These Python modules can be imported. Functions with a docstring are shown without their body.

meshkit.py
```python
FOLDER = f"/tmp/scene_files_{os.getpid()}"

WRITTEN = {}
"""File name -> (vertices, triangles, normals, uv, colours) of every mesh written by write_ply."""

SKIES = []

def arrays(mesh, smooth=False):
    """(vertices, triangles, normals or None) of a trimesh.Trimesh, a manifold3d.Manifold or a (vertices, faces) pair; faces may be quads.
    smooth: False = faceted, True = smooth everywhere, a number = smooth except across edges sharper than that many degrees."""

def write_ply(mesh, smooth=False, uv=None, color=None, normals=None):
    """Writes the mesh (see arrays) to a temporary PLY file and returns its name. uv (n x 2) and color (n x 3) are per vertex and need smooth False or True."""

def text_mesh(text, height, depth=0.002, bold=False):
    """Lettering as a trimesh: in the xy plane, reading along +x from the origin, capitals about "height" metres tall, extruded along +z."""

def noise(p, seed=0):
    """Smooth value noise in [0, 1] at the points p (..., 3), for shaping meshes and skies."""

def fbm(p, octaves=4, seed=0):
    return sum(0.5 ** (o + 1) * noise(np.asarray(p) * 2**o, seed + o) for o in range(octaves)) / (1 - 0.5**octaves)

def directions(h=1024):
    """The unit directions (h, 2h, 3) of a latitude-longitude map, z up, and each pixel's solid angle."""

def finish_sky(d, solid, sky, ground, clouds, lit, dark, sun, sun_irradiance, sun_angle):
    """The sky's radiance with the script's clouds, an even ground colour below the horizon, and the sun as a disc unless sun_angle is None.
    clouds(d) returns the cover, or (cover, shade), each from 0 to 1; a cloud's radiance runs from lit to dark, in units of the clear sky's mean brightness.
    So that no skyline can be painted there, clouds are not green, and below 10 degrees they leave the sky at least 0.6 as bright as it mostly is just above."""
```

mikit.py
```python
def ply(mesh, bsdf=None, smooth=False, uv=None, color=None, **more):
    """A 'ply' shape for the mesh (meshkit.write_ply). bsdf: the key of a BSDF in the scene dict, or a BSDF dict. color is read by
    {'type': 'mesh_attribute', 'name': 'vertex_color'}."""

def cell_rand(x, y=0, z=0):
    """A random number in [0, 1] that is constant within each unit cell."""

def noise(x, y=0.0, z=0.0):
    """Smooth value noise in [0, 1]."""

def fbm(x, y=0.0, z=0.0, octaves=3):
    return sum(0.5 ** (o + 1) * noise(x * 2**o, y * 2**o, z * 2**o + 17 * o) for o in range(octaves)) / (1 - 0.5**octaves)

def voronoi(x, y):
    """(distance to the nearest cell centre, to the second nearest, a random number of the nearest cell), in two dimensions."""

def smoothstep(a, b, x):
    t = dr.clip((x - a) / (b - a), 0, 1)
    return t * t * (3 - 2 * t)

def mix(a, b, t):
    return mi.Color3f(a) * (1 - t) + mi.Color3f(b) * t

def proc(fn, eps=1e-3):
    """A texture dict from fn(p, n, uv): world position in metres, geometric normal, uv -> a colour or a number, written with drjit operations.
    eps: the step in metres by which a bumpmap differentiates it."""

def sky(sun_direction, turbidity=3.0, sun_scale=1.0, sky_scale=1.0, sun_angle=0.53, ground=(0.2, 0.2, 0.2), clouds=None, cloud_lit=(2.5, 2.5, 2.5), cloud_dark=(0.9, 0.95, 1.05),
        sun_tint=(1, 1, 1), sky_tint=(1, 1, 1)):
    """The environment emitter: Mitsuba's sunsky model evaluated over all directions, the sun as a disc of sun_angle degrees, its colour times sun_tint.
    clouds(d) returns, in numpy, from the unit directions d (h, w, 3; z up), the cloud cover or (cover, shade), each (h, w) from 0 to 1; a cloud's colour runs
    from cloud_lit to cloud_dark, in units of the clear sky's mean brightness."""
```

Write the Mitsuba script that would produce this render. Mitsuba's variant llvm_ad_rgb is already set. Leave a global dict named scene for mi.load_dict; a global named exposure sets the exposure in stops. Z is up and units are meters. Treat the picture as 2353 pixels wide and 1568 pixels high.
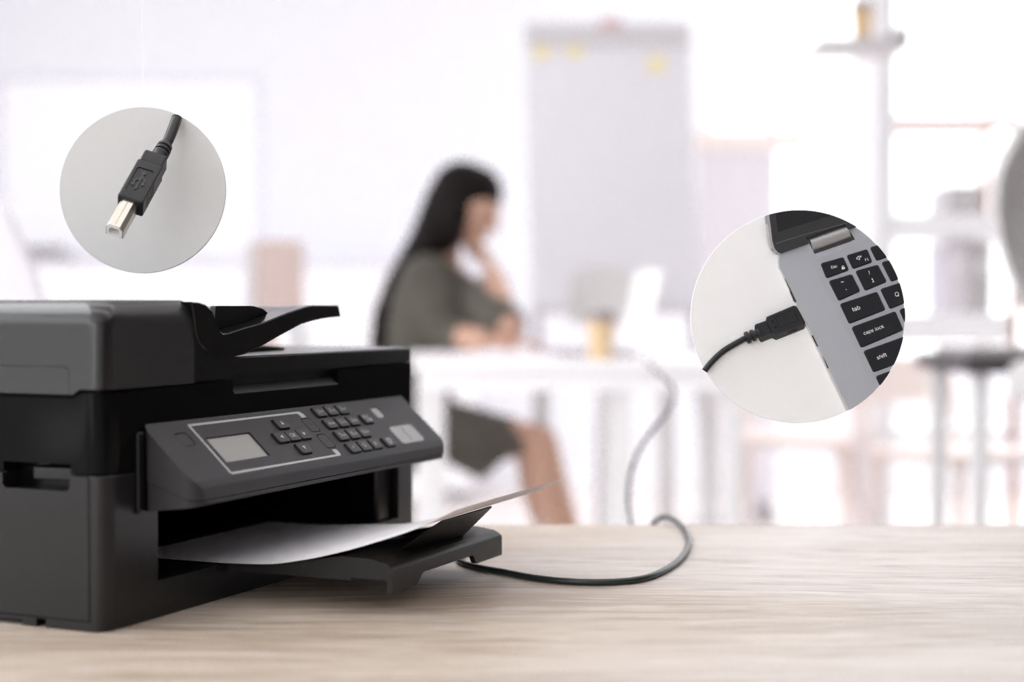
import math, random
import numpy as np
import trimesh
import shapely
from shapely.geometry import Polygon, Point, LineString, box as sbox
from shapely.ops import unary_union
import manifold3d as m3
import drjit as dr
import mitsuba as mi
import mikit, meshkit
from mikit import proc, noise, fbm, smoothstep, mix

random.seed(7)
rng = np.random.default_rng(7)
scene, labels = {}, {}
T = mi.ScalarTransform4f

# ------------------------------------------------------------------ camera, sky, lamps, exposure
TABLE_Z = 0.68                      # top of the near table
EYE = np.array([0.0, 0.0, TABLE_Z + 0.228])
FOC, CX, CY = 3600.0, 1176.5, 784.0  # focal length and centre in pixels of the 2353 x 1568 frame
PITCH = math.atan(84 / FOC)
FWD = np.array([0, math.cos(PITCH), -math.sin(PITCH)])
RGT = np.array([1.0, 0, 0])
UPV = np.array([0, math.sin(PITCH), math.cos(PITCH)])
scene['camera'] = {
    'type': 'thinlens', 'fov': 2 * math.degrees(math.atan(CX / FOC)), 'fov_axis': 'x',
    'aperture_radius': 0.0105, 'focus_distance': 1.25, 'near_clip': 0.05, 'far_clip': 100.0,
    'to_world': T().look_at(origin=EYE.tolist(), target=(EYE + FWD).tolist(), up=UPV.tolist())}
exposure = 0.95
scene['sky'] = mikit.sky((-0.6, -0.3, 0.75), turbidity=6, sun_scale=0.0, sky_scale=1.0, ground=(0.55, 0.54, 0.53),
                         clouds=lambda d: (np.ones(d.shape[:2]), 1 - np.clip(d[..., 2], 0, 1)), cloud_lit=(23.6, 24.2, 24.8), cloud_dark=(7.85, 8.05, 8.25))
LAMP_BACK, LAMP_NEAR, LAMP_MID = 0.8, 0.9, 2.2

# ------------------------------------------------------------------ helpers
def lens(x, y, depth):
    "world point seen at photo pixel (x, y), at a depth in metres along the optical axis"
    return EYE + (FWD + RGT * (x - CX) / FOC - UPV * (y - CY) / FOC) * depth

def at(x, y, Y):
    "world point seen at photo pixel (x, y), at the distance Y into the room"
    d = FWD + RGT * (x - CX) / FOC - UPV * (y - CY) / FOC
    return EYE + d * (Y / d[1])

def frame(o, x, y, z):
    m = np.eye(4); m[:3, 0], m[:3, 1], m[:3, 2], m[:3, 3] = x, y, z, o
    return m

def fin(mesh):
    if hasattr(mesh, 'to_mesh'):
        q = mesh.to_mesh(); mesh = trimesh.Trimesh(np.array(q.vert_properties[:, :3]), np.array(q.tri_verts), process=False)
    mesh = mesh.copy()
    if mesh.volume < 0: mesh.invert()
    return mesh

def man(mesh):
    if hasattr(mesh, 'to_mesh'): return mesh
    mesh = mesh.copy(); mesh.merge_vertices()
    if mesh.volume < 0: mesh.invert()
    return m3.Manifold(m3.Mesh(np.asarray(mesh.vertices, np.float32), np.asarray(mesh.faces, np.uint32)))

def cat(*ms): return trimesh.util.concatenate([fin(m) for m in ms])
def diff(a, *bs):
    a = man(a)
    for b in bs: a = a - man(b)
    return fin(a)
def inter(a, b): return fin(man(a) ^ man(b))
def union(*ms):
    a = man(ms[0])
    for b in ms[1:]: a = a + man(b)
    return fin(a)

def xf(mesh, m):
    mesh = fin(mesh); mesh.apply_transform(m); return fin(mesh)

def mv(mesh, *t):
    mesh = fin(mesh); mesh.apply_translation(t); return mesh

def bx(x0, x1, y0, y1, z0, z1):
    return trimesh.creation.box(bounds=[[min(x0, x1), min(y0, y1), min(z0, z1)], [max(x0, x1), max(y0, y1), max(z0, z1)]])

def corner_ring(x0, x1, y0, y1, r, n=6):
    r = [r] * 4 if np.isscalar(r) else r          # corners: (x0,y0) (x1,y0) (x1,y1) (x0,y1)
    out = []
    for k, (cx, cy, sx, sy) in enumerate(((x0, y0, 1, 1), (x1, y0, -1, 1), (x1, y1, -1, -1), (x0, y1, 1, -1))):
        q = max(r[k], 1e-5)
        for i in range(n + 1):
            a = math.pi + k * math.pi / 2 + i / n * math.pi / 2
            out.append((cx + sx * q + q * math.cos(a), cy + sy * q + q * math.sin(a)))
    return np.array(out)

def loft(rings):
    n = len(rings[0]); v = [np.asarray(r, float) for r in rings]; f = []
    for k in range(len(rings) - 1):
        for i in range(n):
            a, b = k * n + i, k * n + (i + 1) % n
            f += [[a, b, b + n], [a, b + n, a + n]]
    V = np.vstack(v); c0, c1 = len(V), len(V) + 1
    V = np.vstack([V, v[0].mean(0), v[-1].mean(0)])
    for i in range(n):
        f.append([c0, (i + 1) % n, i]); f.append([c1, (len(rings) - 1) * n + i, (len(rings) - 1) * n + (i + 1) % n])
    return fin(trimesh.Trimesh(V, f, process=False))

def slab(x0, x1, y0, y1, z0, z1, r=0.003, top=0.0, bot=0.0, n=6, nb=4):
    "box with rounded upright corners and rounded top / bottom edges"
    r = [r] * 4 if np.isscalar(r) else list(r)
    prof = []
    if bot > 0: prof += [(bot * (1 - math.sin(a)), z0 + bot * (1 - math.cos(a))) for a in np.linspace(0, math.pi / 2, nb)]
    else: prof.append((0, z0))
    if top > 0: prof += [(top * (1 - math.cos(a)), z1 - top + top * math.sin(a)) for a in np.linspace(0, math.pi / 2, nb)]
    else: prof.append((0, z1))
    rings = []
    for i, z in prof:
        p = corner_ring(x0 + i, x1 - i, y0 + i, y1 - i, [max(q - i * 0.7, 1e-4) for q in r], n)
        rings.append(np.c_[p, np.full(len(p), z)])
    return loft(rings)

def extr(poly, z0, z1):
    poly = Polygon(poly) if not hasattr(poly, 'geom_type') else poly
    gs = [g for g in getattr(poly, 'geoms', [poly]) if g.area > 1e-12]
    return fin(trimesh.util.concatenate([mv(trimesh.creation.extrude_polygon(g, z1 - z0, engine='earcut'), 0, 0, z0) for g in gs]))

M_UW = np.array([[1, 0, 0, 0], [0, 0, -1, 0], [0, 1, 0, 0], [0, 0, 0, 1.0]])   # (x, y, z) -> (x, -z, y)
M_VW = np.array([[0, 0, 1, 0], [1, 0, 0, 0], [0, 1, 0, 0], [0, 0, 0, 1.0]])    # (x, y, z) -> (z, x, y)
def extr_uw(poly, v0, v1): return xf(extr(poly, -v1, -v0), M_UW)
def extr_vw(poly, u0, u1): return xf(extr(poly, u0, u1), M_VW)

def bevel_extr(pts, z0, z1, b):
    "outline extruded from z0 to z1, its edge at z1 cut back by b"
    p = np.asarray(pts, float)
    if Polygon(p).exterior.is_ccw is False: p = p[::-1]
    d = np.roll(p, -1, 0) - p; n = np.c_[d[:, 1], -d[:, 0]] / np.linalg.norm(d, axis=1)[:, None]
    m = n + np.roll(n, 1, 0); m /= np.maximum((m * m).sum(1), .8)[:, None] / 2
    q = p - m * b; k = len(p)
    _, tri = trimesh.creation.triangulate_polygon(Polygon(p), engine='earcut')
    V = np.vstack([np.c_[p, np.full(k, z0)], np.c_[p, np.full(k, z1 - b)], np.c_[q, np.full(k, z1)]]); f = []
    for l in range(2):
        for i in range(k):
            a, c = l * k + i, l * k + (i + 1) % k
            f += [[a, c, c + k], [a, c + k, a + k]]
    tri = np.asarray(tri)
    e1, e2 = p[tri[:, 1]] - p[tri[:, 0]], p[tri[:, 2]] - p[tri[:, 0]]
    tri = np.where((e1[:, 0] * e2[:, 1] - e1[:, 1] * e2[:, 0] < 0)[:, None], tri[:, ::-1], tri)
    return fin(trimesh.Trimesh(V, np.vstack([f, tri[:, ::-1], tri + 2 * k]), process=False))

def roundpoly(p, r, join=8):
    p = Polygon(p) if not hasattr(p, 'geom_type') else p
    return p.buffer(-r, quad_segs=join).buffer(r, quad_segs=join)

def hull_points(pts): return fin(m3.Manifold.hull_points(np.asarray(pts, np.float64)))

_S = {}
def ball_pts(c, r, seg=12):
    if seg not in _S:
        s = trimesh.creation.icosphere(subdivisions=1 if seg <= 12 else 2); _S[seg] = np.array(s.vertices)
    return _S[seg] * r + np.asarray(c)

def round_hull(pts, r, seg=12): return hull_points(np.vstack([ball_pts(p, r, seg) for p in pts]))

def spline(pts, n=60):
    from scipy.interpolate import CubicSpline
    pts = np.asarray(pts, float); t = np.r_[0, np.cumsum(np.linalg.norm(np.diff(pts, axis=0), axis=1))]
    return CubicSpline(t, pts)(np.linspace(0, t[-1], n))

def tube(path, r, n=12, flat=None):
    path = np.asarray(path, float); k = len(path); r = np.full(k, r) if np.isscalar(r) else np.asarray(r)
    t = np.gradient(path, axis=0); t /= np.linalg.norm(t, axis=1, keepdims=True)
    a = np.cross(t[0], [0.3, 0.2, 0.9]); a /= np.linalg.norm(a); rings = []
    for i in range(k):
        a = a - t[i] * (a @ t[i]); a /= np.linalg.norm(a); b = np.cross(t[i], a)
        w = np.linspace(0, 2 * math.pi, n, endpoint=False)
        rings.append(path[i] + r[i] * (np.cos(w)[:, None] * a + np.sin(w)[:, None] * b))
    return loft(rings)

def cyl(p0, p1, r, r1=None, n=20):
    return tube(np.array([p0, p1], float), np.array([r, r if r1 is None else r1]), n)

def lathe(profile, n=32):
    "profile of (radius, z) from bottom to top"
    w = np.linspace(0, 2 * math.pi, n, endpoint=False)
    return loft([np.c_[max(r, 1e-5) * np.cos(w), max(r, 1e-5) * np.sin(w), np.full(n, z)] for r, z in profile])

def numbered(key):
    if key not in scene and not any(k.startswith(key + '__') for k in scene): return key
    i = 1
    while f'{key}_{i:03d}' in scene or any(k.startswith(f'{key}_{i:03d}__') for k in scene): i += 1
    return f'{key}_{i:03d}'

def creased(mesh, mat, angle):
    "shape whose shading normals average only faces within an angle of each other"
    v, f = np.asarray(mesh.vertices, float), np.asarray(mesh.faces)
    _, q = np.unique(np.round(v, 6), axis=0, return_inverse=True); q = q.ravel()
    c = np.cross(v[f[:, 1]] - v[f[:, 0]], v[f[:, 2]] - v[f[:, 0]]); a = np.linalg.norm(c, axis=1)
    ok = a > 1e-14; f, c, a = f[ok], c[ok], a[ok]; fn = c / a[:, None]
    cv = q[f].ravel(); cf = np.repeat(np.arange(len(f)), 3)
    order = np.argsort(cv, kind='stable'); sv = cv[order]
    start = np.r_[0, np.nonzero(np.diff(sv))[0] + 1]; cnt = np.diff(np.r_[start, len(sv)])
    per = np.repeat(cnt, cnt); base = np.repeat(start, cnt)
    i = np.repeat(np.arange(len(sv)), per)
    j = np.repeat(base, per) + (np.arange(len(i)) - np.repeat(np.cumsum(per) - per, per))
    fi, fj = cf[order][i], cf[order][j]
    near = (fn[fi] * fn[fj]).sum(1) > math.cos(math.radians(angle))
    n = np.zeros((len(sv), 3)); np.add.at(n, i[near], c[fj[near]])
    n /= np.maximum(np.linalg.norm(n, axis=1, keepdims=True), 1e-30)
    N = np.empty_like(n); N[order] = n
    V = v[f].reshape(-1, 3); path = meshkit.write_ply((V, np.arange(len(V)).reshape(-1, 3)), normals=N)
    return {'type': 'ply', 'filename': path, 'face_normals': False, 'bsdf': {'type': 'ref', 'id': mat}}

def put(key, mesh, mat, smooth=35, label=None, cat=None, group=None, kind=None, **more):
    key = numbered(key)
    mesh = fin(mesh)
    if smooth is False or smooth is True: scene[key] = mikit.ply(mesh, mat, smooth=smooth, **more)
    else: scene[key] = creased(mesh, mat, smooth)
    say(key, label, cat, group, kind)
    return key

def say(key, label=None, cat=None, group=None, kind=None):
    d = {a: b for a, b in (('label', label), ('category', cat), ('group', group), ('kind', kind)) if b}
    if d: labels[key] = {**labels.get(key, {}), **d}

def mat(key, color, rough=0.5, metallic=0.0, spec=0.5, **more):
    col = color if isinstance(color, dict) else {'type': 'rgb', 'value': list(color) if not np.isscalar(color) else [color] * 3}
    scene[key] = {'type': 'twosided', 'b': {'type': 'principled', 'base_color': col, 'roughness': rough, 'metallic': metallic, 'specular': spec, **more}}
    return key

def diffuse(key, color):
    col = color if isinstance(color, dict) else {'type': 'rgb', 'value': list(color)}
    scene[key] = {'type': 'twosided', 'b': {'type': 'diffuse', 'reflectance': col}}
    return key

def text(s, h, depth=0.0002, bold=False):
    t = meshkit.text_mesh(s, h, depth, bold); lo, hi = t.bounds
    return mv(t, -(lo[0] + hi[0]) / 2, -(lo[1] + hi[1]) / 2, 0)

# ------------------------------------------------------------------ materials
def wood(p, n, uv):
    x, y = p.x, p.y
    wob = (fbm(x * 2.6, y * 7.0, 3.0) - 0.5) * 0.06
    yy = y + wob
    broad = fbm(x * 2.4, yy * 15.0, 1.0, 3)
    streak = fbm(x * 9.0, yy * 120.0, 7.0, 3)
    fine = fbm(x * 30.0, yy * 280.0, 2.0, 2)
    tan_ = smoothstep(0.30, 0.62, fbm(x * 1.3 + 36.26, y * 2.2, 11.0, 2))
    pale = mix((0.485, 0.438, 0.405), (0.470, 0.395, 0.325), tan_)
    dark = mix((0.405, 0.355, 0.322), (0.345, 0.272, 0.205), tan_)
    t = smoothstep(0.36, 0.70, broad * 0.6 + streak * 0.4) * 0.9
    c = mix(pale, dark, t)
    pores = smoothstep(0.54, 0.72, fine) * smoothstep(0.35, 0.65, streak)
    c = mix(c, (0.24, 0.19, 0.15), pores * 0.36)
    return mix(c, (0.54, 0.50, 0.465), smoothstep(0.56, 0.78, 1 - fine) * 0.4)

def plank_floor(p, n, uv):
    row = dr.floor(p.x / 0.14)
    off = mikit.cell_rand(row, 3, 1) * 1.2
    tone = mikit.cell_rand(row, dr.floor((p.y + off) / 1.2), 2)
    g = fbm(p.x * 40.0, p.y * 3.0, 1.0)
    return mix((0.60, 0.545, 0.525), (0.72, 0.675, 0.655), tone * 0.6 + g * 0.4)

def skin(p, n, uv):
    return mix((0.54, 0.335, 0.25), (0.47, 0.28, 0.205), fbm(p.x * 40, p.y * 40, p.z * 40))

def cloth(p, n, uv):
    return mix((0.070, 0.065, 0.055), (0.105, 0.099, 0.083), fbm(p.x * 60, p.y * 60, p.z * 60))

mat('oak_laminate', proc(wood), 0.42, spec=0.35)
mat('black_gloss', (0.005, 0.005, 0.0052), 0.08, spec=0.09)
mat('feeder_plastic', (0.008, 0.0077, 0.0082), 0.27, spec=0.8)
mat('chute_gloss', (0.005, 0.005, 0.0052), 0.14, spec=0.4)
mat('black_satin', (0.005, 0.0049, 0.005), 0.2, spec=.3)
mat('charcoal_plastic', (0.0085, 0.0082, 0.0092), 0.36, spec=.46)
mat('panel_plastic', (0.030, 0.0292, 0.0318), 0.5, spec=.3)
mat('key_plastic', (0.022, 0.0215, 0.0225), 0.42, spec=.35)
mat('tray_plastic', (0.012, 0.0112, 0.0108), 0.4, spec=.4)
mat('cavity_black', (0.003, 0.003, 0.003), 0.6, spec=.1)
mat('print_grey', (0.42, 0.42, 0.42), 0.5)
mat('light_grey_key', (0.34, 0.335, 0.34), 0.45)
mat('lcd_grey', (0.30, 0.30, 0.285), 0.25)
mat('cable_black', (0.010, 0.0115, 0.0125), 0.36, spec=.4)
mat('cable_slate', (0.020, 0.027, 0.028), 0.33)
mat('plug_black', (0.015, 0.0155, 0.018), 0.42, spec=.4)
mat('plug_mark', (0.011, 0.0115, 0.013), 0.3)
diffuse('sheet_white', (0.86, 0.85, 0.87))
diffuse('disc_grey', (0.72, 0.72, 0.705))
diffuse('disc_white', (0.95, 0.955, 0.945))
mat('steel', (0.60, 0.57, 0.50), 0.36, 1.0)
mat('gold_contact', (0.85, 0.62, 0.2), 0.3, 1.0)
mat('white_plastic', (0.86, 0.87, 0.88), 0.3)
mat('aluminium', (0.47, 0.49, 0.525), 0.42, 0.5)
mat('lit_edge_metal', (0.62, 0.61, 0.60), 0.35, 0.3)  # lighter than the aluminium, light on the edge put into the colour
mat('hinge_metal', (0.45, 0.45, 0.45), 0.3, 0.8)
mat('laptop_key', (0.012, 0.0135, 0.0165), 0.4, spec=.3)
mat('laptop_bezel', (0.022, 0.023, 0.025), 0.4)
mat('laptop_glass', (0.004, 0.004, 0.005), 0.12)
mat('legend_white', (0.9, 0.9, 0.9), 0.5)
mat('port_dark', (0.03, 0.03, 0.03), 0.5)
diffuse('wall_paint', (0.845, 0.85, 0.88))
diffuse('ceiling_paint', (0.88, 0.88, 0.89))
diffuse('dark_wall_paint', (0.055, 0.05, 0.048))
diffuse('grey_wall_paint', (0.30, 0.295, 0.29))
mat('floor_boards', proc(plank_floor), 0.4, spec=0.3)
mat('frame_white', (0.84, 0.84, 0.86), 0.4)
scene['pane_glass'] = {'type': 'thindielectric'}
mat('desk_white', (0.93, 0.93, 0.95), 0.35)
mat('leg_metal', (0.80, 0.80, 0.81), 0.4)
mat('board_grey', (0.75, 0.735, 0.78), 0.5)
mat('board_trim', (0.60, 0.585, 0.60), 0.5)
mat('clip_pink', (0.62, 0.40, 0.42), 0.5)
diffuse('note_yellow', (0.86, 0.76, 0.48))
mat('kraft', (0.70, 0.52, 0.32), 0.7)
mat('cup_lid', (0.30, 0.26, 0.245), 0.4)
mat('silver_white', (0.9, 0.9, 0.92), 0.4)
mat('dark_grey', (0.11, 0.105, 0.11), 0.5)
mat('table_dark', (0.045, 0.042, 0.044), 0.5)
mat('mid_grey', (0.36, 0.345, 0.355), 0.6)
mat('shell_grey', (0.73, 0.71, 0.71), 0.6)
mat('box_grey', (0.50, 0.485, 0.49), 0.6)
mat('chair_grey', (0.55, 0.54, 0.54), 0.6)
mat('copper', (0.78, 0.50, 0.42), 0.35, 0.9)
mat('beige_fabric', (0.55, 0.44, 0.41), 0.8)
mat('lilac_fabric', (0.68, 0.65, 0.69), 0.8)
mat('pale_wood', (0.82, 0.72, 0.68), 0.5)
mat('skin', proc(skin), 0.5, spec=0.3)
mat('hair', (0.008, 0.0055, 0.0055), 0.5, spec=.1)
mat('dress', proc(cloth), 0.8, spec=0.2)
mat('lip', (0.42, 0.16, 0.14), 0.4)
mat('shoe_black', (0.02, 0.02, 0.02), 0.4)
scene['nylon'] = {'type': 'dielectric', 'int_ior': 1.5}

# ------------------------------------------------------------------ room
X0, X1, Y0, Y1, H = -3.2, 2.95, -3.2, 7.6, 2.9
put('floor', bx(X0 - .2, X1 + .2, Y0 - .2, Y1 + .2, -0.1, 0), 'floor_boards', False, kind='structure', label='pale wooden plank floor of the office')
UNSEEN_SKYLIGHT = (-3.05, -1.35, 0.35, 2.95)  # unseen roof opening, placed for the highlight on the feeder edge
put('ceiling', extr(sbox(X0 - .2, Y0 - .2, X1 + .2, Y1 + .2).difference(sbox(UNSEEN_SKYLIGHT[0], UNSEEN_SKYLIGHT[2], UNSEEN_SKYLIGHT[1], UNSEEN_SKYLIGHT[3])), H, H + .1), 'ceiling_paint', False, kind='structure')

def wall_with_holes(a0, a1, z0, z1, holes):
    p = sbox(a0, z0, a1, z1)
    for h in holes: p = p.difference(sbox(h[0], h[2], h[1], h[3]))
    return p

LW = [(-2.9, -0.2, 0.45, 2.7), (0.1, 2.8, 0.45, 2.7), (3.1, 5.8, 0.45, 2.7)]
w = extr(wall_with_holes(Y0, Y1, 0, H, LW), 0, 0.15)
put('wall_left', xf(w, frame((X0 - .15, 0, 0), (0, 1, 0), (0, 0, 1), (1, 0, 0))), 'wall_paint', False, kind='structure')
BWL = (-2.45, -1.24, 1.15, 1.98)
BWR = (0.93, 2.75, 0.62, 2.75)
w = extr_uw(wall_with_holes(X0, X1, 0, H, [BWR]), Y1, Y1 + .15)
put('wall_back', w, 'wall_paint', False, kind='structure', label='white back wall of the office, with windows at both ends')
RW = (4.4, 7.3, 0.35, 2.75)
w = extr(wall_with_holes(Y0, Y1, 0, H, [RW]), 0, 0.15)
put('wall_right', xf(w, frame((X1, 0, 0), (0, 1, 0), (0, 0, 1), (1, 0, 0))), 'wall_paint', False, kind='structure')
put('unseen_dark_cupboard__body', slab(X1 - .42, X1 - .005, -3.1, 4.0, .08, 2.5, .004, .002), 'dark_wall_paint')  # out of view, keeps the reflection in the printer front dark
for k in range(8): put('unseen_dark_cupboard__door', slab(X1 - .44, X1 - .421, -3.09 + k * .886, -2.21 + k * .886, .10, 2.48, .002), 'dark_wall_paint')
put('unseen_dark_cupboard__plinth', bx(X1 - .40, X1 - .02, -3.08, 3.98, 0, .08), 'dark_wall_paint', False)
say('unseen_dark_cupboard', 'unseen tall dark cupboard along the right side wall, keeping the printer front dark', 'cupboard')
FW_ = (-3.0, -0.9, 0.4, 2.75)
put('wall_front', extr_uw(wall_with_holes(X0, X1, 0, H, [FW_]), Y0 - .15, Y0), 'wall_paint', False, kind='structure')
put('baseboard_back', bx(X0, X1, Y1 - .015, Y1, 0, 0.09), 'frame_white', False, kind='structure')

def window(n, rect, place, mull=(), trans=(), bar=0.05, label=None):
    "frame parts and one pane, in (a, z) of a wall; place(mesh made with a along x, z up, thickness along y)"
    a0, a1, z0, z1 = rect; key = f'window_{n}'
    ring = sbox(a0, z0, a1, z1).difference(sbox(a0 + bar, z0 + bar, a1 - bar, z1 - bar))
    scene[key + '__frame'] = mikit.ply(place(extr_uw(ring, -.03, .03)), 'frame_white')
    for m in mull: put(key + '__mullion', place(bx(m - bar / 2, m + bar / 2, -.025, .025, z0 + bar, z1 - bar)), 'frame_white', False)
    for t in trans: put(key + '__transom', place(bx(a0 + bar, a1 - bar, -.024, .024, t - bar / 2, t + bar / 2)), 'frame_white', False)
    put(key + '__pane', place(trimesh.Trimesh([[a0 + bar, 0, z0 + bar], [a1 - bar, 0, z0 + bar], [a1 - bar, 0, z1 - bar], [a0 + bar, 0, z1 - bar]], [[0, 1, 2], [0, 2, 3]], process=False)), 'pane_glass', False)
    say(key, label or 'white framed office window', kind='structure')

lm = frame((X0 - .07, 0, 0), (0, 1, 0), (-1, 0, 0), (0, 0, 1))
bm = frame((0, Y1 + .07, 0), (1, 0, 0), (0, 1, 0), (0, 0, 1))
def raw(m):
    def f(mesh):
        mesh = mesh.copy(); mesh.apply_transform(m); return mesh
    return f
put('whiteboard__surface', bx(BWL[0], BWL[1], Y1 - .02, Y1 - .001, BWL[2], BWL[3]), 'silver_white', False)
put('whiteboard__frame', extr_uw(sbox(*BWL[::2], *BWL[1::2]).buffer(.03, join_style=2).difference(sbox(*BWL[::2], *BWL[1::2])), Y1 - .028, Y1 - .001), 'board_grey', False)
say('whiteboard', 'large blank whiteboard on the back wall above the low sideboard', 'whiteboard')
window(2, BWR, raw(bm), bar=0.05, label='tall bright white framed window at the right end of the back wall')
window(6, RW, raw(frame((X1 + .07, 0, 0), (0, 1, 0), (-1, 0, 0), (0, 0, 1))), mull=(5.85,), label='unseen wide window in the right side wall, placed to light the paper')  # out of view, lights the paper from the right
window(7, FW_, raw(frame((0, Y0 - .07, 0), (1, 0, 0), (0, 1, 0), (0, 0, 1))), mull=(-1.95,), label='unseen window in the wall behind the camera, placed to light the round discs')  # out of view, sends light onto the disc faces
for k, r in enumerate(LW): window(3 + k, r, raw(lm), mull=((r[0] + r[1]) / 2,), label='unseen tall window in the left side wall, lighting the printer side')  # out of view, light the left face of the printer

put('unseen_building', slab(-15, -12, -14, 16, 0, 2.7, .05), 'grey_wall_paint', False, label='unseen low grey building outside the left windows, placed to dim low reflections', cat='building')  # out of view, dims what the printer side mirrors low down

window(8, UNSEEN_SKYLIGHT, raw(frame((0, 0, H + .05), (1, 0, 0), (0, 0, -1), (0, 1, 0))), mull=(-2.2,), label='unseen skylight near the left windows, placed to light the document feeder edge')  # out of view, brightens the rounded top of the document feeder

def unseen_ceiling_lamp(x, y, LAMP):
    key = numbered('unseen_ceiling_light')
    put(key + '__housing', bx(x - .62, x + .62, y - .17, y + .17, H - .045, H), 'frame_white', False)
    q = trimesh.Trimesh([[x - .59, y - .14, H - .047], [x + .59, y - .14, H - .047], [x + .59, y + .14, H - .047], [x - .59, y + .14, H - .047]], [[0, 2, 1], [0, 3, 2]], process=False)
    scene[key + '__diffuser'] = mikit.ply(q, 'frame_white', smooth=False, emitter={'type': 'area', 'radiance': {'type': 'rgb', 'value': [LAMP, LAMP * .985, LAMP * .98]}})
    row = {-1.1: 'behind the camera', 1.05: 'above the printer', 2.4: 'between the two desks', 4.6: 'above the woman', 6.3: 'before the back wall'}[y]
    say(key, f"unseen flat ceiling lamp in the row {row}, {('beside the left windows', 'second from the left windows', 'third from the left windows', 'beside the right wall')[int(np.clip((x + 3.0) / 1.5, 0, 3))]}", 'lamp', 'unseen ceiling lamps')
for y in (4.6, 6.3):
    for x in (-1.7, 0.1, 1.9): unseen_ceiling_lamp(x, y, LAMP_BACK)  # unseen lamps, placed to light the back wall
for x in (-2.4, -1.0, 0.4): unseen_ceiling_lamp(x, -1.1, LAMP_NEAR)  # unseen lamps, placed to light the discs and near table
for y in (1.05, 2.4):
    for x in (-0.6, 0.7, 2.0): unseen_ceiling_lamp(x, y, LAMP_MID)  # unseen lamps, placed to light the table and paper from above

# ------------------------------------------------------------------ near table
put('office_table__top', slab(-1.5, 1.7, 0.30, 1.618, TABLE_Z - .032, TABLE_Z, 0.004, 0.0015, 0.0015), 'oak_laminate', 30)
for x in (-1.42, 1.62):
    for y in (0.38, 1.54): put('office_table__leg', slab(x - .03, x + .03, y - .03, y + .03, 0, TABLE_Z - .032, .004), 'leg_metal')
say('office_table', 'wide table with a greyish oak top that carries the black printer', 'table')

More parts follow.
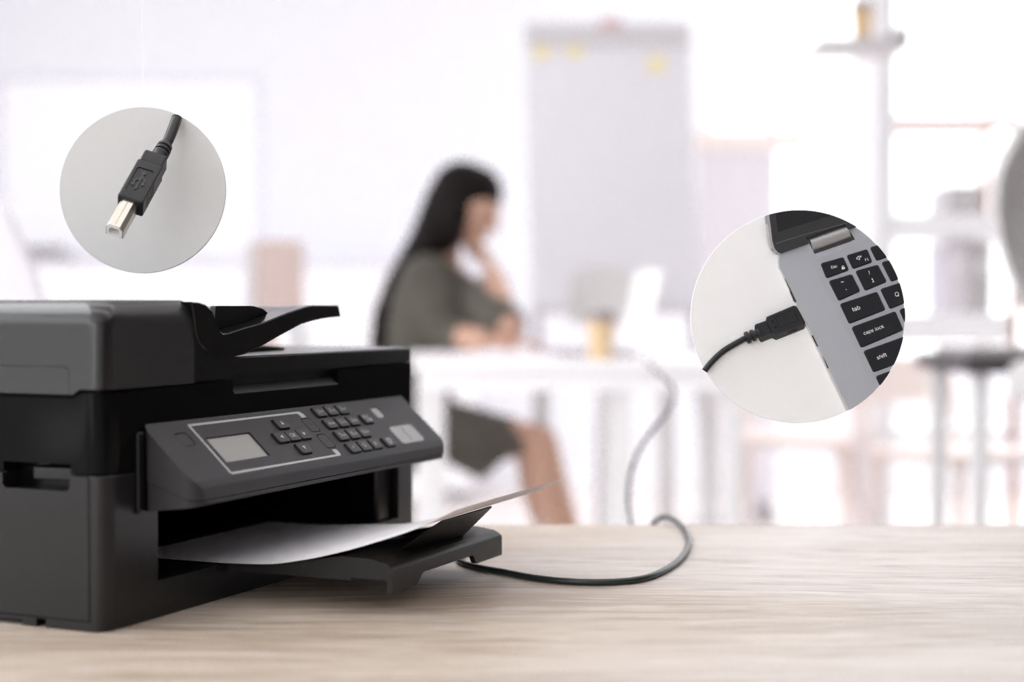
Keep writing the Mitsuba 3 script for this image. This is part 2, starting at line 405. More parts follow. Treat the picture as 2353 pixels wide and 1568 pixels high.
# ------------------------------------------------------------------ printer, in its own frame (u along the front, v to its back, w up)
TH = math.atan(.448)
EU = np.array([math.sin(TH), math.cos(TH), 0]); EV = np.array([-math.cos(TH), math.sin(TH), 0]); EW = np.array([0, 0, 1.0])
PR = frame((-.2815, 1.077, TABLE_Z), EU, EV, EW)
def pr(key, mesh, m, smooth=35, label=None): return put('printer__' + key, xf(mesh, PR), m, smooth, label=label)
say('printer', 'black multifunction inkjet printer with document feeder, standing on the oak table', 'printer')
DEP, WID = 0.34, 0.465

# lower body with the paper mouth
low = slab(0.0005, WID, 0, DEP, 0.0072, 0.1088, [.013, .012, .01, .01], .0012, .0)
low = diff(low, bx(-.01, .0045, .0125, DEP + .01, 0, .2),
           bx(.0605, .428, -.02, .24, .0275, .1042),
           bx(-.01, .022, .0293, .0894, .0976, .2))
pr('lower_body', low, 'charcoal_plastic')
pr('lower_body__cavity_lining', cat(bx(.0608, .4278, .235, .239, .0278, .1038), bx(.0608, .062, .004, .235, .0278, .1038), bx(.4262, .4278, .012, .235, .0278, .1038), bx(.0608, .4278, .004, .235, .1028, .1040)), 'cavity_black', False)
pr('lower_body__inner_pillar', slab(.398, .4265, .006, .05, .028, .1035, .004), 'black_satin')
# left side cover with its grip
side = slab(.0, .0044, .0131, DEP - .012, .0079, .1083, .0008, .0)
grip = xf(extr(roundpoly([(.0293, .0976), (.0894, .0976), (.0894, .125), (.0293, .125)], .004), -.01, .03), M_VW)
pr('side_cover', diff(side, grip), 'charcoal_plastic')
pr('side_cover__grip_pocket', cat(bx(.0205, .022, .0293, .0894, .0976, .1164), bx(.004, .0215, .0293, .0894, .0966, .0976)), 'black_satin', False)
pr('side_cover__grip_lip', slab(.006, .0205, .0294, .068, .1035, .1135, .003, .002, .002), 'charcoal_plastic')
# base trim
trim = slab(.0015, WID - .002, .002, DEP - .004, 0.0, .0069, [.012, .011, .01, .01], .0, .0006)
trim = diff(trim, bx(-.01, .0025, .0046, .0054, -.01, .02), bx(-.01, .012, .0524, .0609, -.001, .0062), bx(-.01, .01, .073, .3, -.01, .0042))
pr('base_trim', trim, 'charcoal_plastic')
# scanner base: glossy band whose top edge rises a little to the right
up = slab(.0012, WID - .0005, .0006, DEP, .1095, .18, [.018, .012, .01, .01], 0, .0008)
cutp = extr_uw([(-.02, .1663), (.0, .1664), (.4633, .1728), (.6, .1728), (.6, .3), (-.02, .3)], -.1, .5)
up = diff(up, cutp,
          extr_vw([(-.02, .1585), (.0005, .1585), (.013, .166), (.013, .2), (-.02, .2)], .1575, .3185),
          bx(-.01, .022, .0293, .0894, .1, .1164))
step = extr_vw([(-.02, .1662), (.0195, .1662), (.0265, .1624), (.5, .1620), (.5, .2), (-.02, .2)], -.01, .03)
up = diff(up, step)
pr('scanner_base', up, 'black_gloss')
pr('scanner_base__grip_scoop', extr_vw([(.0003, .1588), (.0075, .1646), (.0128, .1652), (.0128, .1580), (.0003, .1580)], .1590, .3170), 'panel_plastic')
pr('scanner_base__gap_shade', bx(.006, WID - .006, .008, DEP - .01, .160, .1735), 'cavity_black', False)  # black block standing in for shade in the lid gap

# scanner lid, right of the feeder
lid = slab(.1070, .4620, -.0003, DEP - .02, .1735, .1873, [.0005, .012, .01, .002], .0022)
wedge = extr_uw([(.1070, .1702), (.30, .1728), (.4615, .1752), (.4615, .177), (.1545, .1865), (.142, .1856), (.131, .1880), (.119, .1932), (.111, .1985), (.1070, .2040)], -.0003, .018)
lid = union(lid, inter(wedge, slab(.1070, .4620, -.0003, .3, .16, .21, [.0005, .012, .01, .002])))
lid = diff(lid, bx(.1560, .3200, -.01, .03, .150, .1728))
pr('scanner_lid', lid, 'black_satin')
for k, (u0, u1, v) in enumerate(((.20, .375, .115), (.20, .36, .165), (.20, .33, .065))):
    pr('scanner_lid__output_rib', round_hull([(u0, v, .188), (u1, v, .188), (u0, v, .1915), (u1 - .03, v, .1900)], .0022), 'black_satin')

# document feeder body with its big soft edges
RR = .0185
rings = []
prof = [(0, .1690)] + [(RR * (1 - math.cos(a)), .2312 - RR + RR * math.sin(a)) for a in np.linspace(0, math.pi / 2, 9)]
for i, z in prof:
    p = corner_ring(.0 + i, .128 - i * .2, .0 + i * .75, .29 - i, [.013 + i * .2, .004, .02, .02], 10)
    rings.append(np.c_[p, np.full(len(p), z)])
adf = diff(loft(rings), bx(.1058, .2, -.01, .4, .1, .3))
inset = xf(extr(roundpoly([(.0288, .15), (.40, .15), (.40, .1850), (.0288, .1850)], .005), -.01, .0030), M_VW)
insetb = xf(extr(roundpoly([(.0295, .15), (.40, .15), (.40, .1843), (.0295, .1843)], .005).intersection(sbox(0, .1652, .275, .3)), .0004, .0040), M_VW)
stepf = extr_vw([(.0195, .1700), (.0265, .1655), (.288, .1655), (.288, .1700)], .0, .1050)
adf = union(adf, extr_vw([(.0195, .1692), (.0265, .1652), (.270, .1652), (.270, .1695)], .0, .1050))
pr('document_feeder', diff(adf, inset), 'feeder_plastic', 40)
pr('document_feeder__side_insert', insetb, 'feeder_plastic')
# feeder tray: a curled chute that rises to the right
chute = [(.1010, .2300), (.1100, .2296), (.1194, .2280), (.1278, .2230), (.1310, .2180), (.1334, .2130), (.1370, .2080), (.1420, .2055), (.1480, .2058), (.1717, .2098), (.1965, .2133), (.2353, .2215), (.2624, .2262),
         (.2729, .2273), (.2870, .2273), (.3161, .2272), (.3198, .2174), (.3030, .2168), (.2869, .2157), (.2720, .2140), (.2555, .2116), (.2220, .2024), (.1963, .1948), (.1716, .1889), (.1536, .1867), (.1419, .1858), (.1304, .1881), (.1191, .1931), (.1108, .1985), (.1065, .2052), (.1052, .2110), (.1044, .2166)]
pr('feeder_tray', xf(bevel_extr(chute, -.016, .0016, .0009), M_UW), 'chute_gloss', 25)
shelf = [(.1065, .2296), (.1110, .2290), (.1300, .2100), (.1420, .2048), (.1965, .2125), (.2624, .2252), (.2729, .2263), (.3155, .2262), (.3190, .2180), (.2869, .2163), (.2555, .2123), (.2220, .2035), (.1716, .1900), (.1420, .1870), (.1200, .1940), (.1070, .2060)]
pr('feeder_tray__paper_bed', extr_uw(shelf, .0165, .268), 'black_satin', 25)
pr('feeder_tray__far_rail', extr_uw(chute, .2685, .284), 'chute_gloss', 25)
for v in (.0175, .235):
    g = roundpoly([(.1590, .2268), (.2105, .2268), (.2260, .2244), (.2355, .2196), (.2380, .2150), (.1790, .2030), (.1560, .2020)], .002)
    pr('feeder_tray__paper_guide', extr_uw(g, v, v + .005), 'black_satin', 25)

# control panel, tilted; s runs down its face
PT, PF, PD = .1415, .1005, .045
SL = math.hypot(PD, PT - PF)
DN = np.array([0, -PD, -(PT - PF)]) / SL; NRM = np.array([0, -(PT - PF), PD]) / SL
PM = PR @ frame((0, 0, PT), (1, 0, 0), -DN, NRM)          # panel face: x = u, y = -s, z = out
plan_pts = corner_ring(.0430, .4345, -.0475, .0012, [.015, .010, .001, .008], 8)
plan = extr(Polygon(plan_pts), .05, .16)
hi = inter(plan, extr_vw([(.004, PT + .0036), (0, PT), (-.0428, PT - .0428 * .041 / .045), (-.0456, .0978), (-.0463, .0955), (-.0465, .0893), (-.038, .0897), (.004, .1045)], .03, .45))
lo = inter(extr(Polygon(corner_ring(.0436, .4339, -.0465, .0010, [.0145, .0095, .004, .008], 8)), .05, .16),
           extr_vw([(.004, .1040), (-.038, .0891), (-.0470, .0887), (-.0460, .0862), (-.0425, .0846), (.002, .0795)], .03, .45))
KEYS = [('▲', .2065, .0155), ('◀', .1900, .0295), ('OK', .2067, .0296), ('▶', .2233, .0294), ('▼', .2067, .0438),
        ('1', .2749, .0080), ('2', .2937, .0080), ('3', .3125, .0080), ('4', .2752, .0223), ('5', .2940, .0223), ('6', .3128, .0223),
        ('7', .2755, .0367), ('8', .2945, .0367), ('9', .3133, .0367), ('*', .2762, .0512), ('0', .2950, .0512), ('#', .3140, .0512),
        ('/', .3372, .0222), ('copy', .3382, .0512)]
LET = {'2': 'ABC', '3': 'DEF', '4': 'GHI', '5': 'JKL', '6': 'MNO', '7': 'PQRS', '8': 'TUV', '9': 'WXYZ'}
KW, KH = .0158, .0108
wells = []
def prism(u0, u1, s0, s1, r, z0, z1):
    return slab(u0, u1, -s1, -s0, z0, z1, r, n=4)
for c, u, s in KEYS: wells.append(prism(u - KW / 2 - .0007, u + KW / 2 + .0007, s - KH / 2 - .0007, s + KH / 2 + .0007, .0026, -.0022, .01))
OV = [(.2475, .0199), (.2484, .0391)]
for u, s in OV: wells.append(prism(u - .0076, u + .0076, s - .0082, s + .0082, .0035, -.0016, .01))
wells.append(prism(.0997, .1583, .0188, .0447, .0012, -.0026, .01))            # screen window
wells.append(prism(.3598, .3738, .0092, .0226, .0035, -.0013, .01))            # status light
wells.append(prism(.3594, .4035, .0338, .0566, .0050, -.0010, .01))            # start key
wells.append(prism(.0683, .0837, .0108, .0246, .0030, -.0012, .01))            # power key
inv = np.linalg.inv(PR)
hi_m = man(hi)
for wll in wells: hi_m = hi_m - man(xf(wll, inv @ PM))
pr('control_panel', fin(hi_m), 'panel_plastic', 30)
pr('control_panel__lower_shell', lo, 'panel_plastic', 30)
pr('control_panel__pivot', slab(.0345, .0424, -.0035, .004, .0795, .1375, .002, .002), 'black_satin')
def pf(key, mesh, m, smooth=30, label=None): return put('printer__' + key, xf(mesh, PM), m, smooth, label=label)
pf('control_panel__lcd_screen', prism(.1000, .1580, .0191, .0444, .001, -.0024, -.0014), 'lcd_grey', label='blank grey display')
# pale outline that runs round the display and the arrow keys
ol = Polygon([(.0925, -.0040), (.2475, -.0040), (.2512, -.0075), (.2512, -.0112), (.2440, -.0112), (.2440, -.0080), (.2425, -.0060), (.0947, -.0060), (.0947, -.0545), (.2452, -.0545), (.2452, -.0490), (.2520, -.0490), (.2520, -.0545), (.2500, -.0565), (.0940, -.0565), (.0925, -.0545)])
pf('control_panel__outline_strip', extr(ol.buffer(-.0004).buffer(.0004), -.0003, .00018), 'print_grey', False, label='pale grey outline round display and arrow keys')
def tri(s, a):
    c, d = math.cos(a), math.sin(a)
    return Polygon([(x * c - y * d, x * d + y * c) for x, y in ((-s * .85, -s * .75), (s * .85, -s * .75), (0, s))])
for c, u, s in KEYS:
    k = slab(u - KW / 2, u + KW / 2, -s - KH / 2, -s + KH / 2, -.002, .0021, .0022, .0007, n=4, nb=3)
    key = pf('key', k, 'key_plastic')
    z0, z1 = .0020, .00222
    if c in '▲▶▼◀': lg = extr(tri(.0023, {'▲': 0, '◀': math.pi / 2, '▶': -math.pi / 2, '▼': math.pi}[c]), z0, z1)
    elif c == 'OK': lg = mv(text('OK', .0042, z1 - z0), 0, 0, z0)
    elif c == '/': lg = cat(extr(LineString([(-.0028, -.0030), (.0028, .0030)]).buffer(.0004), z0, z1), extr(Polygon(corner_ring(-.0050, -.0014, .0004, .0036, .001)).difference(Polygon(corner_ring(-.0042, -.0022, .0012, .0028, .0006))), z0, z1), extr(Polygon(corner_ring(.0014, .0050, -.0036, -.0008, .0006)), z0, z1))
    elif c == 'copy': lg = extr(Polygon(corner_ring(-.0030, .0022, -.0030, .0030, .001)).difference(Polygon(corner_ring(-.0020, .0012, -.0020, .0020, .0006))).union(sbox(.0022, .0006, .0036, .0026)), z0, z1)
    else:
        lg = mv(text(c, .0040, z1 - z0), -.0028 if c in LET or c == '1' else -.0012, 0, z0)
        if c in LET: lg = cat(lg, mv(text(LET[c], .0019, z1 - z0), .0026, -.0006, z0))
        if c == '1': lg = cat(lg, extr(sbox(.0004, -.0010, .0042, -.0006).union(sbox(.0004, .0002, .0042, .0006)), z0, z1))
    put(key + '__legend', xf(mv(lg, u, -s, 0), PM), 'print_grey', False)
for u, s in OV:
    pf('soft_key', slab(u - .0070, u + .0070, -s - .0076, -s + .0076, -.0014, .0002, .0032, .0005, n=5, nb=3), 'panel_plastic')
    pf('soft_key__rim', extr(Polygon(corner_ring(u - .0052, u + .0052, -s - .0058, -s + .0058, .0026)).difference(Polygon(corner_ring(u - .0048, u + .0048, -s - .0054, -s + .0054, .0024))), .0001, .00035), 'key_plastic', False) if False else None
pf('power_key', slab(.0690, .0830, -.0239, -.0115, -.0011, -.0002, .0026, .0004, n=4, nb=3), 'panel_plastic')
pf('status_light', slab(.3605, .3731, -.0219, -.0099, -.0012, -.0003, .0030, .0003, n=5, nb=3), 'light_grey_key', label='small pale status light')
pf('start_key', slab(.3601, .4028, -.0559, -.0345, -.0009, .0006, .0045, .0005, n=5, nb=3), 'light_grey_key', label='large pale grey start key')
pf('start_key__legend', extr(sbox(.3801, -.0527, .3811, -.0375), .0005, .0008), 'key_plastic', False)

# output tray
front = [(.1485, .0145), (.1870, .0145), (.1905, .0165), (.1965, .0212), (.2000, .0225), (.2850, .0225), (.2880, .0212), (.2925, .0155), (.2945, .0145), (.3440, .0145), (.3440, .0310), (.3360, .0395), (.1570, .0400), (.1485, .0400)]
bar = union(extr_uw(front, -.145, -.1405), extr_uw([(.1485, .0235), (.3440, .0235), (.3440, .0310), (.3360, .0395), (.1570, .0400), (.1485, .0400)], -.142, -.100))
bar = inter(bar, extr_vw([(-.145, 0), (-.145, .0298), (-.1440, .0322), (-.1425, .0342), (-.1400, .0360), (-.126, .0386), (-.100, .0392), (-.100, 0)], .1, .4))
bed = slab(.1490, .3435, -.110, .05, .0215, .0265, .002)
rail = [(.05, .0215), (-.107, .0215), (-.107, .0385), (-.095, .0382), (-.075, .0342), (-.05, .0300), (-.02, .0280), (.05, .0272)]
tray = union(bar, bed, extr_vw(rail, .1488, .1545), extr_vw(rail, .3380, .3437))
pr('output_tray', tray, 'tray_plastic', 25)
flap = round_hull([(.1990, -.1260, .0385), (.2895, -.1335, .0375), (.2045, -.1580, .0614), (.2890, -.1600, .0626), (.1990, -.1490, .0545)], .0009)
pr('output_tray__paper_stop', flap, 'tray_plastic')

# sheet of paper lying in the tray
pv = np.array([.0900, .0524, .0095, -.0250, -.0450, -.0767, -.1142, -.1400, -.1652, -.1830, -.2010])
pw = np.array([.0287, .0285, .0287, .0296, .0308, .0362, .0458, .0540, .0628, .0705, .0796]) + .0005
from scipy.interpolate import PchipInterpolator
vs = np.linspace(.09, -.2015, 60); ws = PchipInterpolator(pv[::-1], pw[::-1])(vs)
us = np.linspace(.137, .345, 12)
lift = lambda v: float(np.interp(v, [-.2015, -.165, -.10, -.02, .03, .09], [.0014, .0034, .0044, .0034, .001, 0]))
top = np.array([[(u, v, w + lift(v) * math.sqrt((u - .137) / .208)) for u in us] for v, w in zip(vs, ws)])
n1, n2 = top.shape[:2]
V = np.vstack([top.reshape(-1, 3), top.reshape(-1, 3) - [0, 0, .00016]]); N = n1 * n2
Fc = []
for i in range(n1 - 1):
    for j in range(n2 - 1):
        a = i * n2 + j; b, c, d = a + 1, a + n2 + 1, a + n2
        Fc += [[a, c, b], [a, d, c], [a + N, b + N, c + N], [a + N, c + N, d + N]]
edge = [i * n2 for i in range(n1)] + [(n1 - 1) * n2 + j for j in range(1, n2)] + [i * n2 + n2 - 1 for i in range(n1 - 2, -1, -1)] + [j for j in range(n2 - 2, 0, -1)]
for a, b in zip(edge, edge[1:] + edge[:1]): Fc += [[a, b, b + N], [a, b + N, a + N]]
put('paper_sheet', xf(trimesh.Trimesh(V, Fc, process=False), PR), 'sheet_white', 40, label='sheet of white paper coming out of the black printer onto its tray', cat='paper')

# ------------------------------------------------------------------ cable from the printer to the far desk
tz = TABLE_Z + .0029
pts = [(-.16, 1.60, tz), (-.085, 1.555, tz), (-.048, 1.49, tz), (-.040, 1.43, tz), (-.046, 1.37, tz), (-.030, 1.338, tz), (-.006, 1.312, tz), (.0262, 1.279, tz), (.0682, 1.264, tz), (.0969, 1.272, tz), (.1225, 1.307, tz), (.1485, 1.380, tz), (.1660, 1.470, tz), (.1715, 1.545, tz + .0005), (.1680, 1.600, tz + .003),
       (.1570, 1.640, tz + .0015), (.1480, 1.668, tz - .012)]
pts += [tuple(at(x, y, Y)) for x, y, Y in ((1470, 1258, 1.75), (1450, 1195, 1.90), (1444, 1130, 1.99), (1460, 1055, 2.06), (1492, 998, 2.11), (1532, 950, 2.16), (1548, 908, 2.22), (1530, 873, 2.34), (1507, 853, 2.6), (1494, 838, 3.1), (1490, 828, 3.6), (1488, 821, 3.86))]
put('usb_cable', tube(spline(pts, 220), .0027, 10), 'cable_slate', True, label='long dark grey cable looping from the printer over the table edge to the far desk', cat='cable')

# ------------------------------------------------------------------ round grey disc with the square-headed plug
def added_thread(key, p, r=.00012):  # support line added to hold up a disc
    put(key, cyl(p, (p[0], p[1], H), r, n=6), 'nylon', True)
D1, D2 = 1.272, 1.256
M1 = frame(EYE + FWD * D1, RGT, UPV, -FWD); M2 = frame(EYE + FWD * D2, RGT, UPV, -FWD)
def loc(x, y, D, h=0.0): return ((x - CX) * (D - h) / FOC, -(y - CY) * (D - h) / FOC)
def inset_disc(cx, cy, r, D, M, m, label):  # flat inset circle built as a solid disc
    key = numbered('inset_disc'); a, b = loc(cx, cy, D); q = r * D / FOC; w = np.linspace(0, 2 * math.pi, 160, endpoint=False)
    rings = [np.c_[a + s * np.cos(w), b + s * np.sin(w), np.full(160, z)] for s, z in ((q - .0006, -.003), (q, -.0024), (q, -.0003), (q - .0002, 0))]
    put(key + '__plate', xf(loft(rings), M), m, 30)
    added_thread(key + '__added_thread', (M @ np.array([a, b + q - .002, -.0015, 1]))[:3])
    say(key, label, 'sign'); return Point(a, b).buffer(q, quad_segs=64)
circ1 = inset_disc(327.5, 437, 191, D1, M1, 'disc_grey', 'round plain grey inset disc above the printer, with one loose plug in front of it')
circ2 = inset_disc(1831, 729, 244, D2, M2, 'disc_white', 'round white inset disc at the right, carrying the corner of a laptop')

def trident(L):
    "the branching cable symbol, along +x, length L"
    b = .035 * L
    g = [LineString([(0, 0), (.82 * L, 0)]).buffer(b), Point(0, 0).buffer(.10 * L), Polygon([(.80 * L, .09 * L), (.80 * L, -.09 * L), (L, 0)]),
         LineString([(.18 * L, 0), (.38 * L, .19 * L), (.58 * L, .19 * L)]).buffer(b), Point(.60 * L, .19 * L).buffer(.075 * L),
         LineString([(.30 * L, 0), (.48 * L, -.19 * L), (.68 * L, -.19 * L)]).buffer(b), sbox(.64 * L, -.26 * L, .78 * L, -.12 * L)]
    return mv(extr(unary_union(g), -.0004, .0005), -.5 * L, 0, 0)

ZP = 1.196
o = lens(269.3, 447.4, ZP)
e3 = (EYE - o) / np.linalg.norm(EYE - o); e1 = RGT - e3 * (RGT @ e3); e1 /= np.linalg.norm(e1); e2 = -np.cross(e3, e1)
to3 = lambda v: e1 * v[0] + e2 * v[1] + e3 * v[2]
px = ZP / FOC
wv, dv, lv = to3(np.array([57, 19, 14.9])), to3(np.array([-1.5, 34, -37.6])), to3(np.array([64, -111, -103.0]))
Wn, Hn, Ln = 62 * px, 51 * px, 164 * px
ax, al = wv / np.linalg.norm(wv), lv / np.linalg.norm(lv); ad = np.cross(ax, al); ad = ad if ad @ dv > 0 else -ad; al = np.cross(ad, ax) if np.cross(ad, ax) @ lv > 0 else -np.cross(ad, ax)
PB = frame(o, ax, al, -ad)          # x across, y to the back, z up out of the top face (top face z = 0)
def pb(key, mesh, m, smooth=30, label=None): return put('square_plug__' + key, xf(mesh, PB), m, smooth, label=label)
say('square_plug', 'black cable plug with bare square metal head in front of the grey disc', 'plug')
Lb = Ln * .78
hs = xf(slab(0, Wn, 0, Lb, -Hn, 0, .0016, .0016, .0016), np.eye(4))
for i in range(5):
    y = Lb * (.20 + .075 * i)
    hs = diff(hs, bx(Wn - .0011, Wn + .01, y, y + .0011, -Hn * .85, -Hn * .12))
win = extr(Polygon(corner_ring(Wn * .16, Wn * .80, Lb * .16, Lb * .80, .002)), -.0008, .01)
hs = diff(hs, win)
pb('housing', hs, 'plug_black')
pb('housing__collar', slab(Wn * .06, Wn * .95, Lb - .001, Ln, -Hn * .96, -Hn * .03, .0018, .0014, .0014), 'plug_black')
tr = trident(Lb * .44); tr.apply_transform(trimesh.transformations.rotation_matrix(-math.pi / 2, (0, 0, 1)))
pb('housing__emblem', mv(tr, Wn * .48, Lb * .46, -.0006), 'plug_mark', False)
# metal shell, hollow, upper corners cut
sw, sh, sl = Wn * .66, Hn * .70, 84 * px
sx, sz = Wn * .12, -Hn * .16
out = Polygon([(0, -sh), (sw, -sh), (sw, -sh * .30), (sw * .80, 0), (sw * .20, 0), (0, -sh * .30)])
shell = out.difference(out.buffer(-.0006, join_style=2))
msh = lambda p, y0, y1: mv(extr_uw(p, y0, y1), sx, 0, sz)
pb('metal_shell', msh(shell, -sl, .0), 'steel', 20, label='bare metal head')
pb('metal_shell__seam', mv(bx(sw * .48, sw * .50, -sl + .002, -.001, 0.00002, .00015), sx, 0, sz), 'plug_mark', False)
ins = out.buffer(-.0007, join_style=2)
pb('insert', msh(ins.difference(ins.buffer(-.0017, join_style=2)), -sl - .0006, -.002), 'white_plastic', 20, label='white lining of the metal head')
pb('insert__floor', msh(ins, -sl * .70, -sl * .66), 'white_plastic', 20)
pb('insert__contact', mv(bx(sw * .42, sw * .58, -sl * .95, -sl * .70, -sh * .52, -sh * .44), sx, 0, sz), 'gold_contact', False)
# strain relief and cable
cb = np.array([Wn * .56, Ln, -Hn * .5])
c_ax = PB[:3, :3] @ np.array([0, 1, 0])
base = (PB @ np.r_[cb, 1])[:3]
prof = [(.0068, 0), (.0068, .004), (.0071, .0045), (.0071, .0075), (.0055, .0077), (.0055, .0092), (.0069, .0094), (.0069, .0120), (.0054, .0122), (.0054, .0136), (.0066, .0138), (.0064, .0165), (.0050, .0180)]
z = c_ax; x = np.cross(z, (0, 0, 1)); x /= np.linalg.norm(x)
put('square_plug__strain_relief', xf(lathe([(r * .92, q) for r, q in prof]), frame(base, x, np.cross(z, x), z)), 'plug_black', 40)
end = (M1 @ np.r_[loc(407, 272, D1, .004), .0045, 1])[:3]
put('square_plug__cable', tube(spline([base, base + c_ax * .012, base + c_ax * .022, (base + c_ax * .026) * .4 + end * .6, end], 30), .0043, 16), 'cable_black', True)

# ------------------------------------------------------------------ laptop corner on the white disc
def c2(p): return (p[0] / 2.9585 + 1570, p[1] / 2.9585 + 470)
def c3(p): return (p[0] / 5.6 + 1740, p[1] / 5.6 + 480)
def c4(p): return (p[0] / 6.532 + 1840, p[1] / 6.532 + 720)
def c5(p): return (p[0] / 7.839 + 1600, p[1] / 7.839 + 680)
def poly2(pts, f, h): return Polygon([loc(*f(p), D2, h) for p in pts])
CL = circ2.buffer(-.0004)
say('laptop', 'corner of an open silver laptop with black keys, on the white disc', 'laptop')
def lp(key, mesh, m, smooth=25, label=None): return put('laptop__' + key, xf(mesh, M2), m, smooth, label=label)
HB = .0070
base_top = roundpoly(poly2([(664, 300), (651, 385), (656, 430), (690, 492), (1130, 1400), (1500, 2000), (2100, 1500), (1800, 0), (1130, 120), (850, 240)], c2, HB), .003)
base_bot = roundpoly(poly2([(664, 300), (651, 395), (652, 440), (680, 508), (1105, 1408), (1500, 2100), (2100, 1500), (1800, 0), (1130, 120), (850, 240)], c2, 0), .003)
def between(a, b, z0, z1, n=160):
    "solid between two outlines at two heights (both nearly convex)"
    a, b = a.intersection(CL), b.intersection(CL)
    A, B = np.array(a.exterior.coords), np.array(b.exterior.coords)
    return A, B
bt, bb_ = base_top.intersection(CL), base_bot.intersection(CL)
steps = 4
layers = []
for i in range(steps):
    pts_a = np.array(bb_.exterior.coords)
body = extr(bt, 0.0003, HB)
side_strip = extr(bb_, 0.0003, HB * .55)
well = poly2([(888, 402), (905, 378), (1265, 246), (1800, 55), (2300, 1200), (1330, 1330), (1180, 990)], c2, HB)
body = diff(body, extr(roundpoly(well, .003), HB - .0007, HB + .01))
for a, b in (((880, 895), (913, 962)), ((955, 1035), (985, 1110))):
    p, q = np.array(loc(*c2(a), D2, HB * .7)), np.array(loc(*c2(b), D2, HB * .7))
    body = diff(body, extr(LineString([p, q]).buffer(.0007), HB * .55, HB * .85))
lp('base', body, 'aluminium', 25)
lp('base__lower_edge', side_strip, 'lit_edge_metal', 25, label='thin edge with its lit look in the colour')
for a, b in (((700, 505), (733, 580)), ((735, 590), (762, 655))):
    p, q = np.array(loc(*c2(a), D2, HB * .6)), np.array(loc(*c2(b), D2, HB * .6))
    lp('base__port', extr(LineString([p, q]).buffer(.0011).intersection(CL), HB * .28, HB * .80), 'port_dark', False)
for a, b in (((880, 895), (913, 962)), ((955, 1035), (985, 1110))):
    p, q = np.array(loc(*c2(a), D2, HB * .7)), np.array(loc(*c2(b), D2, HB * .7))
    lp('base__port', extr(LineString([p, q]).buffer(.0005), HB * .30, HB * .62), 'port_dark', False)
# lid with screen
ld = roundpoly(poly2([(548, -60), (575, 130), (588, 245), (604, 300), (628, 328), (660, 338), (700, 322), (1250, 128), (1500, -60)], c2, HB + .004), .004)
ld = ld.difference(poly2([(836, 224), (1098, 132), (1160, 240), (890, 340)], c2, HB + .004))
lp('lid', extr(ld.intersection(CL), HB * .2, HB + .0040), 'laptop_bezel')
edge_strip = ld.difference(shapely.affinity.translate(ld, .0020, .0)).intersection(CL).intersection(sbox(-1, -1, loc(640, 0, D2)[0] if False else loc(*c2((652, 0)), D2)[0], 1))
lp('lid__edge', extr(edge_strip, HB * .2, HB + .0042), 'mid_grey', False, label='grey rim of the lid')
fr = poly2([(625, -60), (628, 60), (642, 190), (1000, 78), (1500, -80)], c2, HB + .0044)
lp('lid__bezel_rim', extr(fr.buffer(.0009).difference(fr).intersection(CL), HB + .0035, HB + .0046), 'port_dark', False)
lp('lid__screen', extr(fr.intersection(CL), HB + .0030, HB + .0042), 'laptop_glass', False, label='switched off black screen')
ln = LineString([loc(*c2(p), D2, HB + .004) for p in ((628, 266), (840, 200), (1110, 128))]).buffer(.00025)
lp('lid__lower_line', extr(ln.intersection(CL), HB + .0036, HB + .0043), 'dark_grey', False)
# hinge barrel
h0, h1 = np.array(loc(*c2((868, 274)), D2, HB)), np.array(loc(*c2((1122, 182)), D2, HB))
rad = 50 / 2.9585 * D2 / FOC
d = (h1 - h0) / np.linalg.norm(h1 - h0)
gap = Polygon([loc(*c2(p), D2, HB) for p in ((836, 222), (1100, 132), (1166, 238), (1146, 246), (1138, 252), (893, 336))])
lp('base__hinge_gap', extr(gap, HB - .001, HB + .0006), 'port_dark', False)
hb = cyl((*h0, HB - rad * .30), (*h1, HB - rad * .30), rad, n=48)
lp('hinge', hb, 'hinge_metal', 40, label='silver hinge barrel')
# keys
def key2(pts, f, leg=(), r=.0016, shift=True):
    A = np.array([loc(*f(p), D2, HB) for p in pts])
    full = roundpoly(Polygon(A), r); c = full.centroid
    topp = shapely.affinity.translate(full.buffer(-.00075), .00035, .00035)
    a, b = full.intersection(CL), topp.intersection(CL)
    if a.area < 4e-6 or b.is_empty: return
    pa, pb_ = np.array(a.exterior.coords), np.array(b.exterior.coords)
    z0, z1 = HB - .0006, HB + .0014
    k = hull_points(np.vstack([np.c_[pa, np.full(len(pa), z0)], np.c_[pa, np.full(len(pa), z0 + .0009)], np.c_[pb_, np.full(len(pb_), z1)]]))
    key = lp('key', k, 'laptop_key', 20)
    ang = math.atan2(*(A[1] - A[0])[::-1])
    out = []
    for what, pos, h in leg:
        x, y = loc(*f(pos), D2, HB + .0014)
        if isinstance(what, str): g = text(what, h, .0002)
        else: g = what
        g = fin(g); g.apply_transform(trimesh.transformations.rotation_matrix(ang, (0, 0, 1)))
        out.append(mv(g, x, y, z1 - .00008))
    if out: lp(key.split('__', 1)[1] + '__legend', cat(*out), 'legend_white', False)
S = .00125
lock = extr(sbox(-1.0 * S, -S, 1.0 * S, .3 * S).union(LineString([(-.6 * S, .3 * S), (-.6 * S, .8 * S), (0, 1.3 * S), (.6 * S, .8 * S), (.6 * S, .3 * S)]).buffer(.16 * S)).difference(sbox(-.2 * S, -.6 * S, .2 * S, -.1 * S)), 0, .0002)
spk = extr(Polygon([(-1.6 * S, -.5 * S), (-.9 * S, -.5 * S), (.1 * S, -1.3 * S), (.1 * S, 1.3 * S), (-.9 * S, .5 * S), (-1.6 * S, .5 * S)]).exterior.buffer(.16 * S).union(LineString([(.7 * S, .1 * S), (1.7 * S, 1.1 * S)]).buffer(.15 * S)).union(LineString([(.7 * S, 1.1 * S), (1.7 * S, .1 * S)]).buffer(.15 * S)), 0, .0002)
